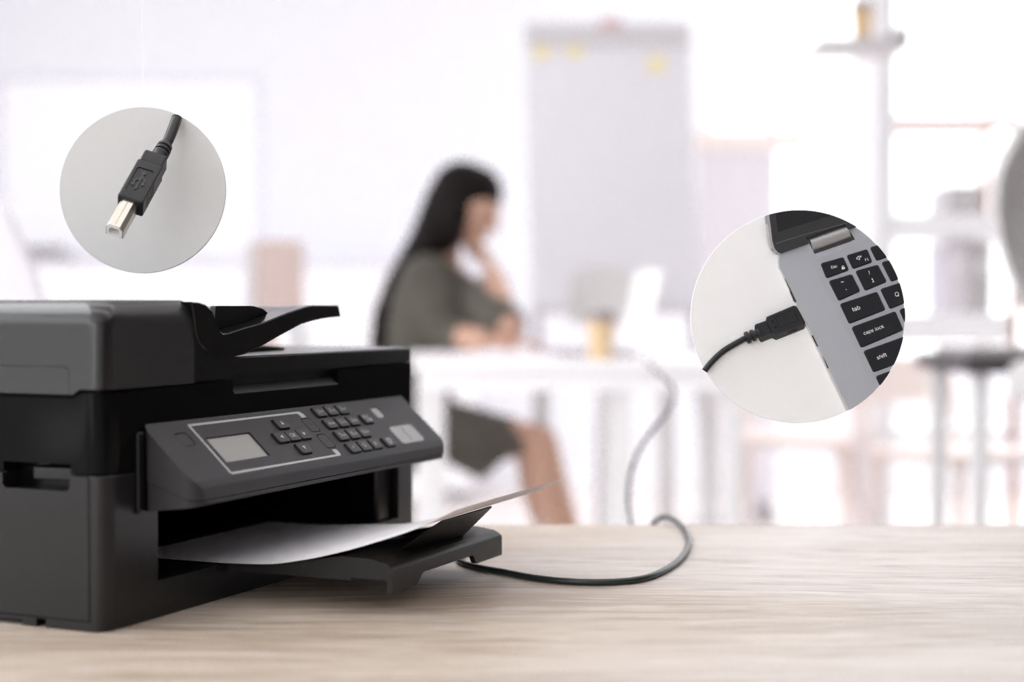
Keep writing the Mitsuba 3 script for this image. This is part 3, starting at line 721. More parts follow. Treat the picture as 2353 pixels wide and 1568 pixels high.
key2([(815, 705), (1105, 622), (1182, 792), (890, 897)], c3, [('Esc', (990, 745), .0023), (lock, (1105, 758), 0)])
key2([(1148, 600), (1412, 520), (1482, 690), (1232, 777)], c3, [(spk, (1310, 632), 0), ('F1', (1410, 652), .0019)])
key2([(1448, 497), (1715, 415), (1785, 585), (1535, 672)], c3)
key2([(918, 930), (1215, 843), (1328, 1062), (1048, 1188)], c3, [('~', (1095, 942), .0032), ('`', (1145, 1040), .0034)])
key2([(1262, 802), (1550, 720), (1668, 942), (1388, 1058)], c3, [('!', (1440, 820), .0030), ('1', (1487, 920), .0031)])
key2([(1598, 690), (1890, 606), (2005, 830), (1726, 942)], c3)
key2([(1062, 1226), (1540, 1068), (1652, 1302), (1183, 1484)], c3, [('tab', (1272, 1284), .0033)])
key2([(1582, 1036), (1870, 940), (1985, 1180), (1708, 1293)], c3, [('Q', (1797, 1102), .0036)])
key2([(760, 212), (1418, -28), (1540, 255), (905, 523)], c4, [('caps lock', (1097, 255), .0028)])
key2([(1478, -50), (1900, -205), (2020, 60), (1600, 228)], c4)
key2([(940, 572), (1800, 262), (1930, 585), (1090, 890)], c4, [('shift', (1215, 645), .0030)])
key2([(1122, 950), (1560, 790), (1700, 1110), (1275, 1262)], c4)

# flat plug pushed into the laptop's side
say('flat_plug', 'black flat cable plug pushed into the side of the silver laptop', 'plug')
def fp(key, mesh, m, smooth=30, label=None): return put('flat_plug__' + key, xf(mesh, M2), m, smooth, label=label)
HP = .0062
t1 = [(1250, 452), (1268, 380), (1752, 178), (1800, 188), (1958, 478), (1948, 508), (1440, 712), (1362, 676)]
t2 = [(1050, 540), (1068, 515), (1262, 446), (1364, 674), (1172, 752), (1140, 720)]
def skew(pts, dy, cham=.0006):
    up_ = roundpoly(poly2(pts, c5, HP), .0007); lo_ = roundpoly(poly2([(x - 2, y + dy) for x, y in pts], c5, 0), .0007)
    A, B, Cc = (np.array(g.exterior.coords) for g in (up_.buffer(-cham), up_, lo_))
    return hull_points(np.vstack([np.c_[A, np.full(len(A), HP)], np.c_[B, np.full(len(B), HP - cham)], np.c_[Cc, np.full(len(Cc), .0)]]))
hous = union(skew(t1, 88), skew(t2, 90))
wn = roundpoly(poly2([(1405, 385), (1755, 245), (1850, 450), (1490, 585)], c5, HP), .001)
hous = diff(hous, extr(wn.difference(wn.buffer(-.0006)), HP - .0008, HP + .01))
tr = trident(.0150); tr.apply_transform(trimesh.transformations.rotation_matrix(math.radians(200), (0, 0, 1)))
tr = mv(tr, *loc(*c5((1635, 415)), D2, HP), HP)
hous = diff(hous, tr)
for p in ((1375, 462), (1430, 572)):
    hous = diff(hous, mv(trimesh.creation.cylinder(.00085, .004, sections=16), *loc(*c5(p), D2, HP), HP))
fp('housing', hous, 'plug_black')
for i in range(6):
    p = np.array(loc(*c5((1672 + 27 * i, 642 - 11 * i)), D2, HP * .5)); 
    fp('housing__grip_rib', bx(p[0] - .0004, p[0] + .0004, p[1] - .0016, p[1] + .0013, HP * .2, HP * .62), 'plug_black', False)
fp('housing__emblem', mv(tr, 0, 0, -.00105), 'cavity_black', False)
ms = poly2([(1812, 205), (1850, 205), (2003, 480), (1960, 490)], c5, HP * .7)
fp('metal_tip', extr(ms, HP * .2, HP * .92), 'steel', 20, label='sliver of bare metal')
# ribbed sleeve and cable
a0, a1 = np.array(loc(*c5((1130, 672)), D2, .003)), np.array(loc(*c5((880, 770)), D2, .003))
dd = (a1 - a0) / np.linalg.norm(a1 - a0); L = np.linalg.norm(a1 - a0)
prof = [(.0047, 0), (.0047, L * .18), (.0036, L * .20), (.0036, L * .34), (.0052, L * .36), (.0052, L * .56), (.0036, L * .58), (.0036, L * .70), (.0054, L * .72), (.0054, L * .95), (.0036, L)]
fp('sleeve', xf(lathe([(r * .92, q) for r, q in prof], 28), frame((*a0, .0046), (-dd[1], dd[0], 0), (0, 0, 1), (*dd, 0)) @ np.diag([1, 1, 1, 1.0])), 'plug_black', 30)
path = [(*loc(*c5(p), D2, .003), .0030) for p in ((935, 748), (880, 770), (700, 868), (500, 990), (330, 1140), (210, 1272), (150, 1352))]
fp('cable', tube(spline(path, 40), 54 / 7.839 * D2 / FOC, 16), 'cable_black', True)

# ------------------------------------------------------------------ far desk and what stands on it
YD0, YD1 = 3.72, 4.30
zt = at(1200, 830, YD0)[2]
xl, xr = at(945, 830, YD0)[0], at(1720, 830, YD0)[0]
put('far_desk__top', slab(xl, xr, YD0, YD1, zt - .024, zt, .004, .002, .002), 'desk_white')
put('far_desk__apron', bx(xl + .02, xr - .02, YD0 + .015, YD0 + .035, zt - .072, zt - .024), 'desk_white', False)
for x in (xl + .035, at(1432, 900, YD0)[0], xr - .03):
    put('far_desk__leg', slab(x - .022, x + .022, YD0 + .03, YD0 + .075, 0, zt - .024, .003), 'leg_metal')
    put('far_desk__leg', slab(x - .022, x + .022, YD1 - .075, YD1 - .03, 0, zt - .024, .003), 'leg_metal')
say('far_desk', 'white desk at which the woman is sitting', 'desk')

def cup(x, y, Y, z, h, r, label, grp=None):
    key = numbered('paper_cup'); p = at(x, y, Y)
    bodyc = lathe([(r * .74, 0), (r * .72, .002), (r, h * .755), (r * 1.03, h * .76), (r * 1.03, h * .775), (r * .9, h * .778)])
    lidc = lathe([(r * 1.06, h * .778), (r * 1.08, h * .80), (r * 1.0, h * .84), (r * .93, h * .985), (r * .86, h), (r * .80, h * .99), (r * .3, h * .975)])
    put(key + '__body', mv(bodyc, p[0], Y, z), 'kraft'); put(key + '__lid', mv(lidc, p[0], Y, z), 'cup_lid', label='dark lid')
    say(key, label, 'cup')
cup(1380, 800, 3.82, zt + .0006, .118, .036, 'brown paper cup with dark lid on the white desk beside the white laptop')

# white laptop on the far desk
p0 = at(1472, 800, 3.95); a = math.radians(7)
dx = np.array([math.cos(a), math.sin(a), 0]); dy = np.array([-math.sin(a), math.cos(a), 0])      # dy along the hinge
FL = frame((p0[0], 3.95, zt), dy, -dx, (0, 0, 1))
put('white_laptop__base', xf(slab(0, .31, 0, .215, .001, .014, .008, .003, .002), FL), 'mid_grey')
put('white_laptop__keyboard', xf(slab(.02, .29, .02, .11, .0135, .0145, .004), FL), 'dark_grey')
tl = np.eye(4); tl[:3, :3] = trimesh.transformations.rotation_matrix(math.radians(13), (1, 0, 0))[:3, :3]
put('white_laptop__lid', xf(mv(slab(0, .31, -.006, 0, .0, .215, .004), 0, 0, .014), FL @ tl), 'silver_white')
put('white_laptop__screen', xf(mv(bx(.012, .298, .0, .0012, .012, .203), 0, 0, .014), FL @ tl), 'silver_white', False)
say('white_laptop', 'open white laptop seen from the side on the white desk', 'laptop')

nb = at(1120, 822, 3.95)
put('notebook__cover', slab(nb[0] - .20, nb[0] + .10, 3.86, 4.06, zt + .0005, zt + .004, .003), 'beige_fabric')
put('notebook__pages', slab(nb[0] - .195, nb[0] + .095, 3.865, 4.055, zt + .004, zt + .012, .002, .001), 'sheet_white')
say('notebook', 'open notebook lying on the white desk under the forearm of the woman', 'notebook')

# ------------------------------------------------------------------ the woman
YB = 4.60
def J(x, y, Y=YB): return at(x, y, Y)
K = YB / FOC                                         # metres per photo pixel at her distance
def chain(ps, rs, seg=20):
    return [fin(hull_points(np.vstack([ball_pts(a, ra, seg), ball_pts(b, rb, seg)]))) for a, b, ra, rb in zip(ps, ps[1:], rs, rs[1:])]
def smooth_union(ms, length=.02, it=8):
    a = man(ms[0])
    for b in ms[1:]: a = a + man(b)
    t = fin(a.refine_to_length(length)); t.merge_vertices()
    trimesh.smoothing.filter_taubin(t, lamb=.5, nu=.53, iterations=it)
    return t
# head, facing right and down
hc = J(1072, 470)
fdir = np.array([.90, -.22, -.38]); fdir /= np.linalg.norm(fdir)
side = np.cross((0, 0, 1), fdir); side /= np.linalg.norm(side); hup = np.cross(fdir, side)
def hd(f, s, u): return hc + (fdir * f + side * s + hup * u) * 1.1
def grow(m, k=1.1):
    m = fin(m); m.vertices = hc + (m.vertices - hc) * k; return m
skull = hull_points(np.vstack([ball_pts(hd(-.012, 0, .012), .0858, 20), ball_pts(hd(.020, 0, .010), .0770, 20)]))
face = hull_points(np.vstack([ball_pts(hd(.038, .022, .010), .0506, 20), ball_pts(hd(.038, -.022, .010), .0506, 20), ball_pts(hd(.042, 0, -.055), .0396, 20), ball_pts(hd(.056, 0, -.090), .0220, 20), ball_pts(hd(.01, .028, -.06), .0286, 20), ball_pts(hd(.01, -.028, -.06), .0286, 20)]))
nose = hull_points(np.vstack([ball_pts(hd(.082, 0, .004), .0077), ball_pts(hd(.098, 0, -.030), .0094), ball_pts(hd(.082, .010, -.034), .0077), ball_pts(hd(.082, -.010, -.034), .0077)]))
lips = hull_points(np.vstack([ball_pts(hd(.078, .014, -.060), .0066), ball_pts(hd(.078, -.014, -.060), .0066), ball_pts(hd(.083, 0, -.060), .0077)]))
ears = [hull_points(np.vstack([ball_pts(hd(-.008, s, .006), .0154), ball_pts(hd(-.004, s, -.024), .0110)])) for s in (.058, -.058)]
HEAD = [skull, face, nose, lips]
neckb = J(1005, 612)
neck = chain([hd(-.028, 0, -.05), neckb], [.048, .058])
sN, sF = J(968, 655, YB - .155), J(1012, 648, YB + .155)
torso = chain([neckb, J(985, 700)], [.07, .115]) + [hull_points(np.vstack([ball_pts(sN, .055, 20), ball_pts(sF, .055, 20), ball_pts(J(975, 700), .10, 20)])),
        hull_points(np.vstack([ball_pts(J(978, 705, YB - .07), .095, 20), ball_pts(J(985, 705, YB + .07), .095, 20), ball_pts(J(955, 860, YB - .06), .09, 20), ball_pts(J(955, 860, YB + .06), .09, 20)])),
        hull_points(np.vstack([ball_pts(J(955, 860, YB - .06), .09, 20), ball_pts(J(955, 860, YB + .06), .09, 20), ball_pts(J(940, 985, YB - .085), .095, 20), ball_pts(J(940, 985, YB + .085), .095, 20)]))]
onz = lambda p, h: np.array([p[0], p[1], zt + h])
eN, wN = onz(J(1035, 790, 4.40), .042), onz(J(1112, 793, 4.225), .040)
eF, wF = onz(J(1165, 775, 4.24), .074), J(1136, 638, YB - .10)
armN = chain([sN, eN, wN], [.050, .041, .027]); armF = chain([sF, eF, wF], [.050, .041, .027])
kN, kF = J(1242, 1018, YB - .08), J(1220, 1010, YB + .10)
aN, aF = J(1338, 1345, YB - .08), J(1302, 1352, YB + .10)
hipN, hipF = J(945, 980, YB - .085), J(945, 980, YB + .085)
def leg(h, k, a):
    calf = k + (a - k) * .3 + np.array([-.012, 0, 0])
    foot = a + np.array([.0, 0, -a[2] + .035])
    return chain([h, k], [.085, .050]) + chain([k, calf, a], [.050, .054, .036]) + chain([a, foot, foot + np.array([.13, -.03, -.008])], [.036, .034, .024])
legs = leg(hipN, kN, aN) + leg(hipF, kF, aF)
def hand(w, d, palm_n, curl, s=1.0):
    "palm and five fingers; d along the hand, palm_n out of the palm; curl bends every joint towards palm_n"
    d = d / np.linalg.norm(d); n = palm_n - d * (palm_n @ d); n /= np.linalg.norm(n); q = np.cross(n, d)
    ms = [hull_points(np.vstack([ball_pts(w, .021 * s, 12), ball_pts(w + d * .075 * s + q * .028 * s, .011 * s), ball_pts(w + d * .080 * s, .012 * s), ball_pts(w + d * .072 * s - q * .030 * s, .010 * s), ball_pts(w + d * .02 * s + q * .022 * s, .013 * s)]))]
    for k, (off, ln) in enumerate(((.029, .072), (.010, .080), (-.010, .074), (-.028, .058))):
        p = w + d * .078 * s + q * off * s; dirn = d.copy(); ps, rs = [p], [.0092 * s]
        for j, fr_ in enumerate((.45, .30, .25)):
            a_ = curl * (j + .6); dirn = d * math.cos(a_) + n * math.sin(a_); p = p + dirn * ln * fr_ * s; ps.append(p); rs.append((.0086, .0080, .0070)[j] * s)
        ms += chain(ps, rs, 12)
    b = w + d * .022 * s + q * .026 * s; t1_ = b + (d * .5 + q * .75 + n * .3) * .038 * s; t2_ = t1_ + (d * .85 + q * .25 + n * .4) * .030 * s
    ms += chain([b, t1_, t2_], [.012 * s, .0100 * s, .0082 * s], 12)
    return ms
handN = hand(wN + np.array([.012, 0, -.004]), np.array([1, .03, -.03]), np.array([0, 0, -1.0]), .07, .92)
handF = hand(wF, J(1112, 585, YB - .04) - wF, np.array([-.9, 0, -.1]), .38)
bodyp = smooth_union(HEAD + ears + neck + torso + armN + armF + legs + handN + handF, .014, 6)
put('person__body', bodyp, 'skin', True)
for s in (.032, -.032):
    put('person__eye', trimesh.creation.icosphere(2, .010).apply_translation(hd(.068, s, .006)), 'shoe_black', True)
    put('person__eyebrow', round_hull([hd(.078, s * .55, .026), hd(.070, s * 1.35, .030)], .0035), 'hair')
put('person__mouth', round_hull([hd(.085, .016, -.062), hd(.085, -.016, -.062), hd(.089, 0, -.061)], .004), 'lip')
# hair: cap, curtain down the neck, long fall along the back
cap = [hull_points(np.vstack([ball_pts(hd(-.022, 0, .024), .0950, 20), ball_pts(hd(.010, 0, .036), .0821, 20), ball_pts(hd(-.035, 0, -.02), .0842, 20)])),
       hull_points(np.vstack([ball_pts(hd(-.035, 0, -.01), .0864, 20), ball_pts(J(1000, 545), .072, 20), ball_pts(J(1015, 520), .070, 20)])),
       hull_points(np.vstack([ball_pts(hd(.0, -.058, -.01), .0367, 20), ball_pts(J(1035, 548, YB - .055), .032, 20), ball_pts(J(1000, 560, YB - .03), .05, 20)])),
       hull_points(np.vstack([ball_pts(hd(.0, .058, -.01), .0367, 20), ball_pts(J(1035, 545, YB + .055), .032, 20), ball_pts(J(1000, 560, YB + .03), .05, 20)]))]
fallp = [J(1000, 545), J(955, 600), J(912, 660), J(884, 725), J(873, 790), J(872, 860)]
cap += chain([p + np.array([0, -.03, 0]) for p in fallp], [.066, .05, .038, .032, .027, .012]) + chain([p + np.array([0, .05, 0]) for p in fallp], [.066, .05, .038, .032, .027, .012])
hairm = smooth_union(cap, .016, 6)
put('person__hair', hairm, 'hair', True, label='very long straight black hair')
# dress with loose sleeves and a knee-length skirt
dr_ = [hull_points(np.vstack([ball_pts(J(998, 632), .082, 20), ball_pts(sN, .066, 20), ball_pts(sF, .066, 20), ball_pts(J(980, 705, YB - .08), .104, 20), ball_pts(J(990, 705, YB + .08), .104, 20)])),
       hull_points(np.vstack([ball_pts(J(980, 705, YB - .08), .105, 20), ball_pts(J(990, 705, YB + .08), .105, 20), ball_pts(J(962, 860, YB - .07), .105, 20), ball_pts(J(962, 860, YB + .07), .105, 20)])),
       hull_points(np.vstack([ball_pts(J(962, 860, YB - .07), .104, 20), ball_pts(J(962, 860, YB + .07), .104, 20), ball_pts(J(945, 985, YB - .09), .108, 20), ball_pts(J(945, 985, YB + .09), .108, 20)]))]
dr_ += chain([sN, sN + (eN - sN) * .55, sN + (eN - sN) * .96], [.068, .070, .064]) + chain([eN, eN + (wN - eN) * .25], [.060, .052]) + chain([sF, sF + (eF - sF) * .55, sF + (eF - sF) * .95], [.066, .066, .060])
sk = lambda h, k: [hull_points(np.vstack([ball_pts(h, .104, 20), ball_pts(h + (k - h) * .86, .056, 20)]))]
dr_ += sk(hipN, kN) + sk(hipF, kF)
dr_ += [hull_points(np.vstack([ball_pts(hipN + (kN - hipN) * .86, .054, 20), ball_pts(hipF + (kF - hipF) * .86, .054, 20), ball_pts(hipN, .09, 20), ball_pts(hipF, .09, 20)])),
        hull_points(np.vstack([ball_pts(J(1030, 1040, YB - .10), .03, 20), ball_pts(J(1165, 1022, YB - .10), .03, 20), ball_pts(J(1102, 1088, YB - .10), .018, 20), ball_pts(J(1088, 1082, YB + .05), .018, 20), ball_pts(J(1150, 1030, YB + .10), .03, 20)]))]
dm = smooth_union(dr_, .018, 5)
dm.vertices += dm.vertex_normals * ((meshkit.fbm(dm.vertices * [14, 14, 9], 3, 3) - .5) * .016)[:, None]
put('person__dress', dm, 'dress', True, label='loose dark olive dress with wide sleeves')
for a_, s in ((aN, 1), (aF, 1)):
    ft = a_ + np.array([0, 0, -a_[2] + .03])
    put('person__shoe', smooth_union([hull_points(np.vstack([ball_pts(ft + [-.03, 0, .0], .036, 20), ball_pts(ft + [.05, -.012, -.004], .038, 20), ball_pts(ft + [.155, -.035, -.008], .024, 20)]))], .015, 4), 'shoe_black', True)
say('person', 'woman with long black hair and olive dress seated at the white desk', 'person')

# her chair
cs = J(930, 1062)
sz_ = hipN[2] - .150
put('office_chair__seat', slab(cs[0] - .30, cs[0] + .10, YB - .24, YB + .24, sz_ - .05, sz_ + .02, .06, .025, .02), 'silver_white')
put('office_chair__backrest', xf(slab(-.21, .21, -.02, .02, 0, .36, .02, .015, .01), frame((cs[0] - .27, YB, sz_ + .12), (0, -1, 0), (.98, 0, .17), (-.17, 0, .98))), 'silver_white')
put('office_chair__back_post', cyl((cs[0] - .20, YB, sz_ - .03), (cs[0] - .285, YB, sz_ + .2), .018), 'mid_grey')
put('office_chair__column', cyl((cs[0], YB, .08), (cs[0], YB, sz_ - .05), .026), 'mid_grey')
for k in range(5):
    a_ = k * 2 * math.pi / 5 + .3; e_ = np.array([cs[0] + .27 * math.cos(a_), YB + .27 * math.sin(a_), .075])
    put('office_chair__foot', round_hull([(cs[0], YB, .095), e_], .016), 'silver_white')
    put('office_chair__castor', mv(trimesh.creation.icosphere(2, .03), e_[0], e_[1], .03), 'dark_grey', True)
say('office_chair', 'white swivel chair on which the woman is sitting', 'chair')

# ------------------------------------------------------------------ flip chart
YF = 5.5
f = lambda x, y, Y=YF: at(x, y, Y)
tlc, trc, blc, brc = f(1207, 58, YF + .12), f(1583, 58, YF + .12), f(1222, 704), f(1608, 704)
fx = (brc - blc) / np.linalg.norm(brc - blc); fu = ((tlc + trc) - (blc + brc)) / 2; FH = np.linalg.norm(fu); fu /= FH; fn = np.cross(fx, fu)
FB = frame(blc, fx, fu, fn); FW = np.linalg.norm(brc - blc)
put('flip_chart__board', xf(slab(0, FW, 0, FH, -.02, 0, .006, .003, .003), FB), 'board_grey')
put('flip_chart__clip_bar', xf(slab(.0, FW, FH - .075, FH + .005, 0.0005, .012, .004, .003), FB), 'board_trim')
put('flip_chart__clip', xf(slab(FW * .46, FW * .58, FH - .015, FH + .018, .0125, .022, .004, .003), FB), 'clip_pink')
put('flip_chart__pen_ledge', xf(slab(0, FW, -.025, -.002, -.02, .05, .004), FB), 'board_trim')
for x0, x1 in ((FW * .06, FW * .03), (FW * .90, FW * .96)):
    a_ = (FB @ [x0, FH * .8, -.035, 1])[:3]; b_ = (FB @ [x1, 0, -.035, 1])[:3]; b2 = b_ + (b_ - a_) * ((b_[2] - .012) / (a_[2] - b_[2]))
    put('flip_chart__leg', cyl(a_, b2, .013), 'mid_grey')
a_ = (FB @ [FW * .5, FH * .8, -.04, 1])[:3]
put('flip_chart__leg', cyl(a_, (a_[0], a_[1] + .55, .012), .013), 'mid_grey')
say('flip_chart', 'pale grey flip chart board on legs behind the white desk', 'flip chart')
def note(x, y, s, lab):
    p = np.linalg.inv(FB) @ np.r_[f(x, y, YF + .12 * (704 - y) / 646), 1]
    put('sticky_note', xf(slab(p[0] - s, p[0] + s, p[1] - s, p[1] + s, .0009, .0022, .001), FB), 'note_yellow', 30, label=lab, cat='sticky note', group='yellow notes on the flip chart')
note(1245, 118, .030, 'yellow sticky note nearest the left edge of the flip chart')
note(1320, 114, .031, 'yellow sticky note second from the left edge of the flip chart')
note(1508, 148, .032, 'yellow sticky note near the right edge of the flip chart, hung a little lower')

# grey chair behind the desk, in front of the flip chart
yg = 4.95
q0, q1 = at(1306, 610, yg), at(1462, 610, yg); zg = at(1380, 745, yg)[2]
shell = extr(Polygon(corner_ring(q0[0], q1[0], zg, q0[2], [.03, .03, .085, .085], 10)), 0, .05)
put('round_backed_chair__backrest', mv(xf(shell, M_UW), 0, yg + .05, 0), 'shell_grey')
put('round_backed_chair__seat', slab(q0[0] - .12, q1[0] + .12, yg - .36, yg + .02, zg - .19, zg - .13, .05, .02, .02), 'shell_grey')
put('round_backed_chair__back_post', slab((q0[0] + q1[0]) / 2 - .03, (q0[0] + q1[0]) / 2 + .03, yg + .02, yg + .035, zg - .15, zg + .02, .004), 'leg_metal')
for x in (q0[0] - .08, q1[0] + .08):
    for y in (yg - .32, yg - .03): put('round_backed_chair__leg', cyl((x, y, 0), (x, y, zg - .18), .014), 'leg_metal')
say('round_backed_chair', 'light grey chair with rounded back behind the white desk, before the flip chart', 'chair')

# ------------------------------------------------------------------ left background
# near grey chair back at the left edge
q = [at(x, y, 2.9) for x, y in ((-60, 440), (0, 480), (40, 560), (75, 640), (108, 740), (118, 900))]
yb = lambda p, d: np.array([p[0], p[1] + d, p[2]])
chair_l = []
ptsl = [(x, y) for x, y in ((-140, 450), (-40, 452), (8, 490), (42, 560), (78, 650), (106, 740), (112, 860), (-140, 900))]
for (x, y) in ptsl: chair_l += [at(x, y, 2.88), at(x, y, 2.93)]
put('grey_chair__backrest', round_hull(chair_l, .012), 'lilac_fabric')
sl_ = at(-20, 900, 2.7)
put('grey_chair__seat', slab(-1.25, sl_[0] + .10, 2.42, 2.93, sl_[2] - .16, sl_[2] - .10, .05, .02, .02), 'lilac_fabric')
for dx_ in (-1.18, sl_[0] + .03):
    for dy_ in (2.5, 2.88): put('grey_chair__leg', cyl((dx_, dy_, 0), (dx_, dy_, sl_[2] - .15), .014), 'leg_metal')
say('grey_chair', 'pale lilac grey chair at the left edge, behind the printer', 'chair')

# beige chair behind the printer
yb_ = 5.6
c0, c1 = at(588, 552, yb_), at(694, 552, yb_); zb = at(640, 800, yb_)[2]
put('beige_chair__backrest', slab(c0[0], c1[0], yb_, yb_ + .05, zb, c0[2], .015, .02, .0), 'beige_fabric')
put('beige_chair__back_shell', slab(c0[0] - .05, c0[0] - .003, yb_ + .01, yb_ + .09, zb, c0[2] - .005, .012, .02), 'board_trim')
put('beige_chair__seat', slab(c0[0] - .1, c1[0] + .28, yb_ - .25, yb_ + .2, zb - .12, zb - .05, .03, .02), 'beige_fabric')
for x in (c0[0] - .06, c1[0] + .22):
    for y in (yb_ - .2, yb_ + .15): put('beige_chair__leg', cyl((x, y, 0), (x, y, zb - .10), .014), 'leg_metal')
put('beige_chair__backrest_post', cyl((c0[0] + .05, yb_ + .03, zb - .08), (c0[0] + .05, yb_ + .03, zb + .05), .012), 'leg_metal')
say('beige_chair', 'beige backed office chair between the printer and the woman', 'chair')

# long low white sideboard against the back wall, left
y0s = 7.1
zs = at(300, 600, y0s)[2]
put('sideboard__top', slab(-2.6, -.15, y0s, Y1 - .045, zs - .03, zs, .004, .002), 'board_grey')
put('sideboard__body', bx(-2.58, -.17, y0s + .02, Y1 - .02, .06, zs - .03), 'desk_white', False)
for k in range(4): put('sideboard__door', slab(-2.57 + k * .60, -1.98 + k * .60, y0s, y0s + .018, .09, zs - .045, .003), 'desk_white')
put('sideboard__plinth', bx(-2.55, -.2, y0s + .05, Y1 - .05, 0, .06), 'mid_grey', False)
say('sideboard', 'long low white sideboard with a pale lilac top under the left window', 'sideboard')
p = at(105, 628, 7.25)
put('desk_phone__body', slab(p[0] - .09, p[0] + .10, 7.2, 7.38, zs, zs + .045, .02, .012), 'mid_grey')
put('desk_phone__handset', round_hull([(p[0] - .07, 7.23, zs + .058), (p[0] + .08, 7.23, zs + .058)], .014), 'mid_grey')
say('desk_phone', 'small grey telephone on the sideboard at the far left', 'telephone')

# ------------------------------------------------------------------ right background
# partition screen with a timber rail
ys = 6.6
s0, s1 = at(1604, 345, ys), at(1786, 700, ys)
put('partition__panel', slab(s0[0], s1[0], ys, ys + .04, .08, s0[2], .006, .003), 'lilac_fabric')
r0, r1 = at(1600, 300, ys), at(1862, 345, ys)
put('partition__rail', slab(r0[0], r1[0], ys - .01, ys + .05, r1[2], r0[2], .006, .003), 'pale_wood')
put('partition__post', slab(at(1768, 240, ys)[0], at(1786, 240, ys)[0], ys + .05, ys + .08, 0, at(1768, 240, ys)[2], .004), 'mid_grey')
for x in (s0[0] + .05, s1[0] - .05): put('partition__foot', slab(x - .02, x + .02, ys - .18, ys + .22, 0, .08, .006), 'mid_grey')
say('partition', 'pale lilac partition screen with a light timber rail right of the flip chart', 'partition')

# pillar with a wall shelf and a cup
yp = 5.2
a0_, a1_ = at(2012, 150, yp)[0], at(2058, 150, yp)[0]
put('pillar', slab(a0_, a1_, yp - .01, yp + .36, 0, H, .006), 'frame_white', kind='structure', label='slim pale grey pillar left of the copper framed shelf')
yq = 4.7
b0, b1 = at(1880, 88, yq), at(2085, 88, yq)
put('high_shelf__board', slab(b0[0], b1[0], yq - .02, yq + .22, at(1900, 112, yq)[2], at(1900, 88, yq)[2], .004, .002), 'board_trim')
put('high_shelf__end_cap', slab(b1[0] - .022, b1[0] + .004, yq - .024, yq + .224, at(1900, 110, yq)[2] - .002, at(1900, 62, yq)[2], .004), 'mid_grey')
for x in (b0[0] + .05, b1[0] - .06): put('high_shelf__hanger', cyl((x, yq + .20, at(1900, 90, yq)[2]), (x, yq + .20, H), .004), 'frame_white')
say('high_shelf', 'short pale shelf hung high at the right, holding a paper cup', 'shelf')
zc = at(1900, 88, yq)[2]
cup(1981, 60, yq + .06, zc + .0006, .118, .0355, 'brown paper cup with dark lid on the high hung shelf')

# copper framed shelving
yc = 5.2
g0, g1 = at(2059, 268, yc), at(2334, 268, yc)
for x in (g1[0],):
    for y in (yc, yc + .34): put('copper_shelf__post', slab(x - .013, x + .013, y - .013, y + .013, 0, g0[2], .002), 'copper')
for y in (yc, yc + .34): put('copper_shelf__top_rail', slab(g0[0], g1[0], y - .012, y + .012, g0[2] - .026, g0[2], .002), 'copper')
for x in (g1[0],): put('copper_shelf__side_rail', slab(x - .009, x + .009, yc, yc + .34, g0[2] - .018, g0[2], .002), 'copper')
shz = []
for y0_, y1_ in ((492, 548), (720, 790), (985, 1010)):
    z1_, z0_ = at(2100, y0_, yc)[2], at(2100, y1_, yc)[2]; shz.append(z1_)
    put('copper_shelf__board', slab(g0[0], g1[0], yc - .005, yc + .345, z0_, z1_, .004, .002), 'silver_white')
say('copper_shelf', 'copper framed shelving with thick white boards at the right', 'shelving')
def crate(name, x0, x1, y0_, z, d, m, lab, ct, grp=None):
    z = z + .0008
    p, q_ = at(x0, y0_, yc + .03), at(x1, y0_, yc + .03)
    key = numbered(name)
    put(key + '__body', slab(p[0], q_[0], yc + .03, yc + .03 + d, z, p[2], .004, .003), m)
    put(key + '__label_plate', slab(p[0] + (q_[0] - p[0]) * .3, p[0] + (q_[0] - p[0]) * .7, yc + .026, yc + .031, z + (p[2] - z) * .55, z + (p[2] - z) * .75, .002), 'frame_white')
    say(key, lab, ct, grp)
crate('storage_box', 2180, 2257, 424, shz[0], .25, 'box_grey', 'square grey box on the upper board of the copper framed shelving', 'box')
crate('binder', 2178, 2226, 556, shz[1], .26, 'lilac_fabric', 'light grey binder on the lower board of the copper shelving, left one', 'binder', 'binders on the copper shelving')
crate('binder', 2228, 2281, 556, shz[1], .26, 'box_grey', 'grey binder on the lower board of the copper shelving, right one', 'binder', 'binders on the copper shelving')

# dark table at the right with things on it
yt = 3.9
z_t = at(2260, 822, yt)[2]; xt = at(2222, 822, yt)[0]
put('dark_table__top', slab(xt, 2.46, yt, yt + .50, z_t - .040, z_t, .004, .002), 'table_dark')
for x in (xt + .05, 2.40):
    for y in (yt + .06, yt + .44): put('dark_table__leg', slab(x - .02, x + .02, y - .02, y + .02, 0, z_t - .040, .003), 'leg_metal')
say('dark_table', 'dark grey topped table at the right edge below the shelving', 'table')
p = at(2290, 818, yt + .2)
put('open_folder', slab(p[0] - .12, p[0] + .25, yt + .06, yt + .36, z_t, z_t + .022, .004, .003), 'mid_grey', label='grey folder lying on the dark table at the right edge', cat='folder')

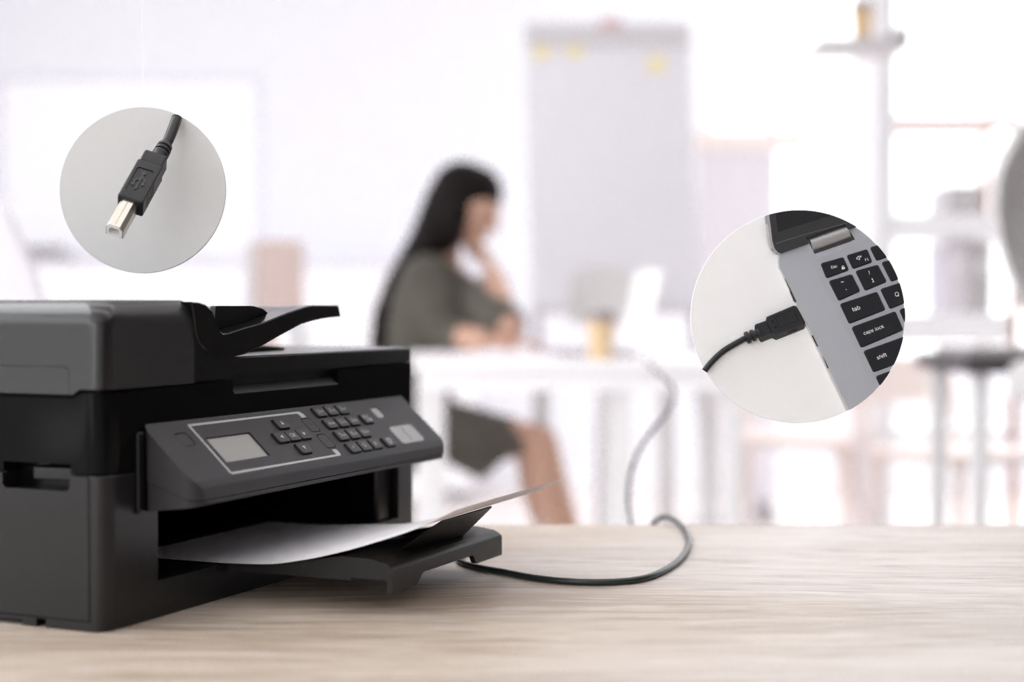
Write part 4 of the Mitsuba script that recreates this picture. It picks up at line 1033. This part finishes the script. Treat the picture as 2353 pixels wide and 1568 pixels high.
# egg shaped grey chair at the right edge
ye = 3.3
pe = [(2334, 335), (2318, 400), (2318, 470), (2330, 540), (2352, 610), (2385, 690), (2440, 760), (2600, 800), (2600, 300), (2420, 280), (2345, 300)]
ring_o = [at(x, y, ye) for x, y in pe]
egg = round_hull(ring_o + [np.array([p[0] + .05, p[1] + .25, p[2]]) for p in ring_o[:8]], .012)
egg = diff(egg, mv(trimesh.creation.icosphere(3, .27).apply_scale([1, 1, 1.15]), at(2570, 520, ye)[0], ye - .05, at(2570, 520, ye)[2]))
put('egg_chair__shell', egg, 'chair_grey', 40)
pb_ = at(2500, 800, ye)
put('egg_chair__seat', slab(pb_[0] - .12, pb_[0] + .30, ye - .22, ye + .20, pb_[2] - .12, pb_[2] - .03, .06, .03, .02), 'chair_grey')
put('egg_chair__column', cyl((pb_[0] + .08, ye + .02, .03), (pb_[0] + .08, ye + .02, pb_[2] - .1), .03), 'leg_metal')
put('egg_chair__foot', lathe([(.26, 0), (.26, .012), (.05, .03)]).apply_translation((pb_[0] + .08, ye + .02, 0)), 'leg_metal')
say('egg_chair', 'curved pale grey shell chair cut by the right edge', 'chair')

# pale wooden chairs under and beside the dark table
def wood_chair(x, y, rot, label):
    key = numbered('wooden_chair'); M = frame((x, y, 0), (math.cos(rot), math.sin(rot), 0), (-math.sin(rot), math.cos(rot), 0), (0, 0, 1))
    put(key + '__seat', xf(slab(-.21, .21, -.21, .21, .44, .47, .05, .01, .006), M), 'pale_wood')
    for sx_ in (-1, 1):
        for sy_ in (-1, 1): put(key + '__leg', xf(cyl((sx_ * .17, sy_ * .17, .445), (sx_ * .21, sy_ * .21, 0), .017, .012), M), 'pale_wood')
        put(key + '__back_post', xf(cyl((sx_ * .18, .19, .46), (sx_ * .19, .25, .72), .012), M), 'pale_wood')
    put(key + '__backrest', xf(slab(-.20, .20, .235, .258, .60, .74, .01, .006), M), 'pale_wood')
    say(key, label, 'chair', 'pale wooden chairs at the right')
wood_chair(1.36, 4.75, .5, 'pale wooden chair behind the dark table at the right')
wood_chair(.95, 5.3, -.3, 'pale wooden chair further back, between partition and dark table')
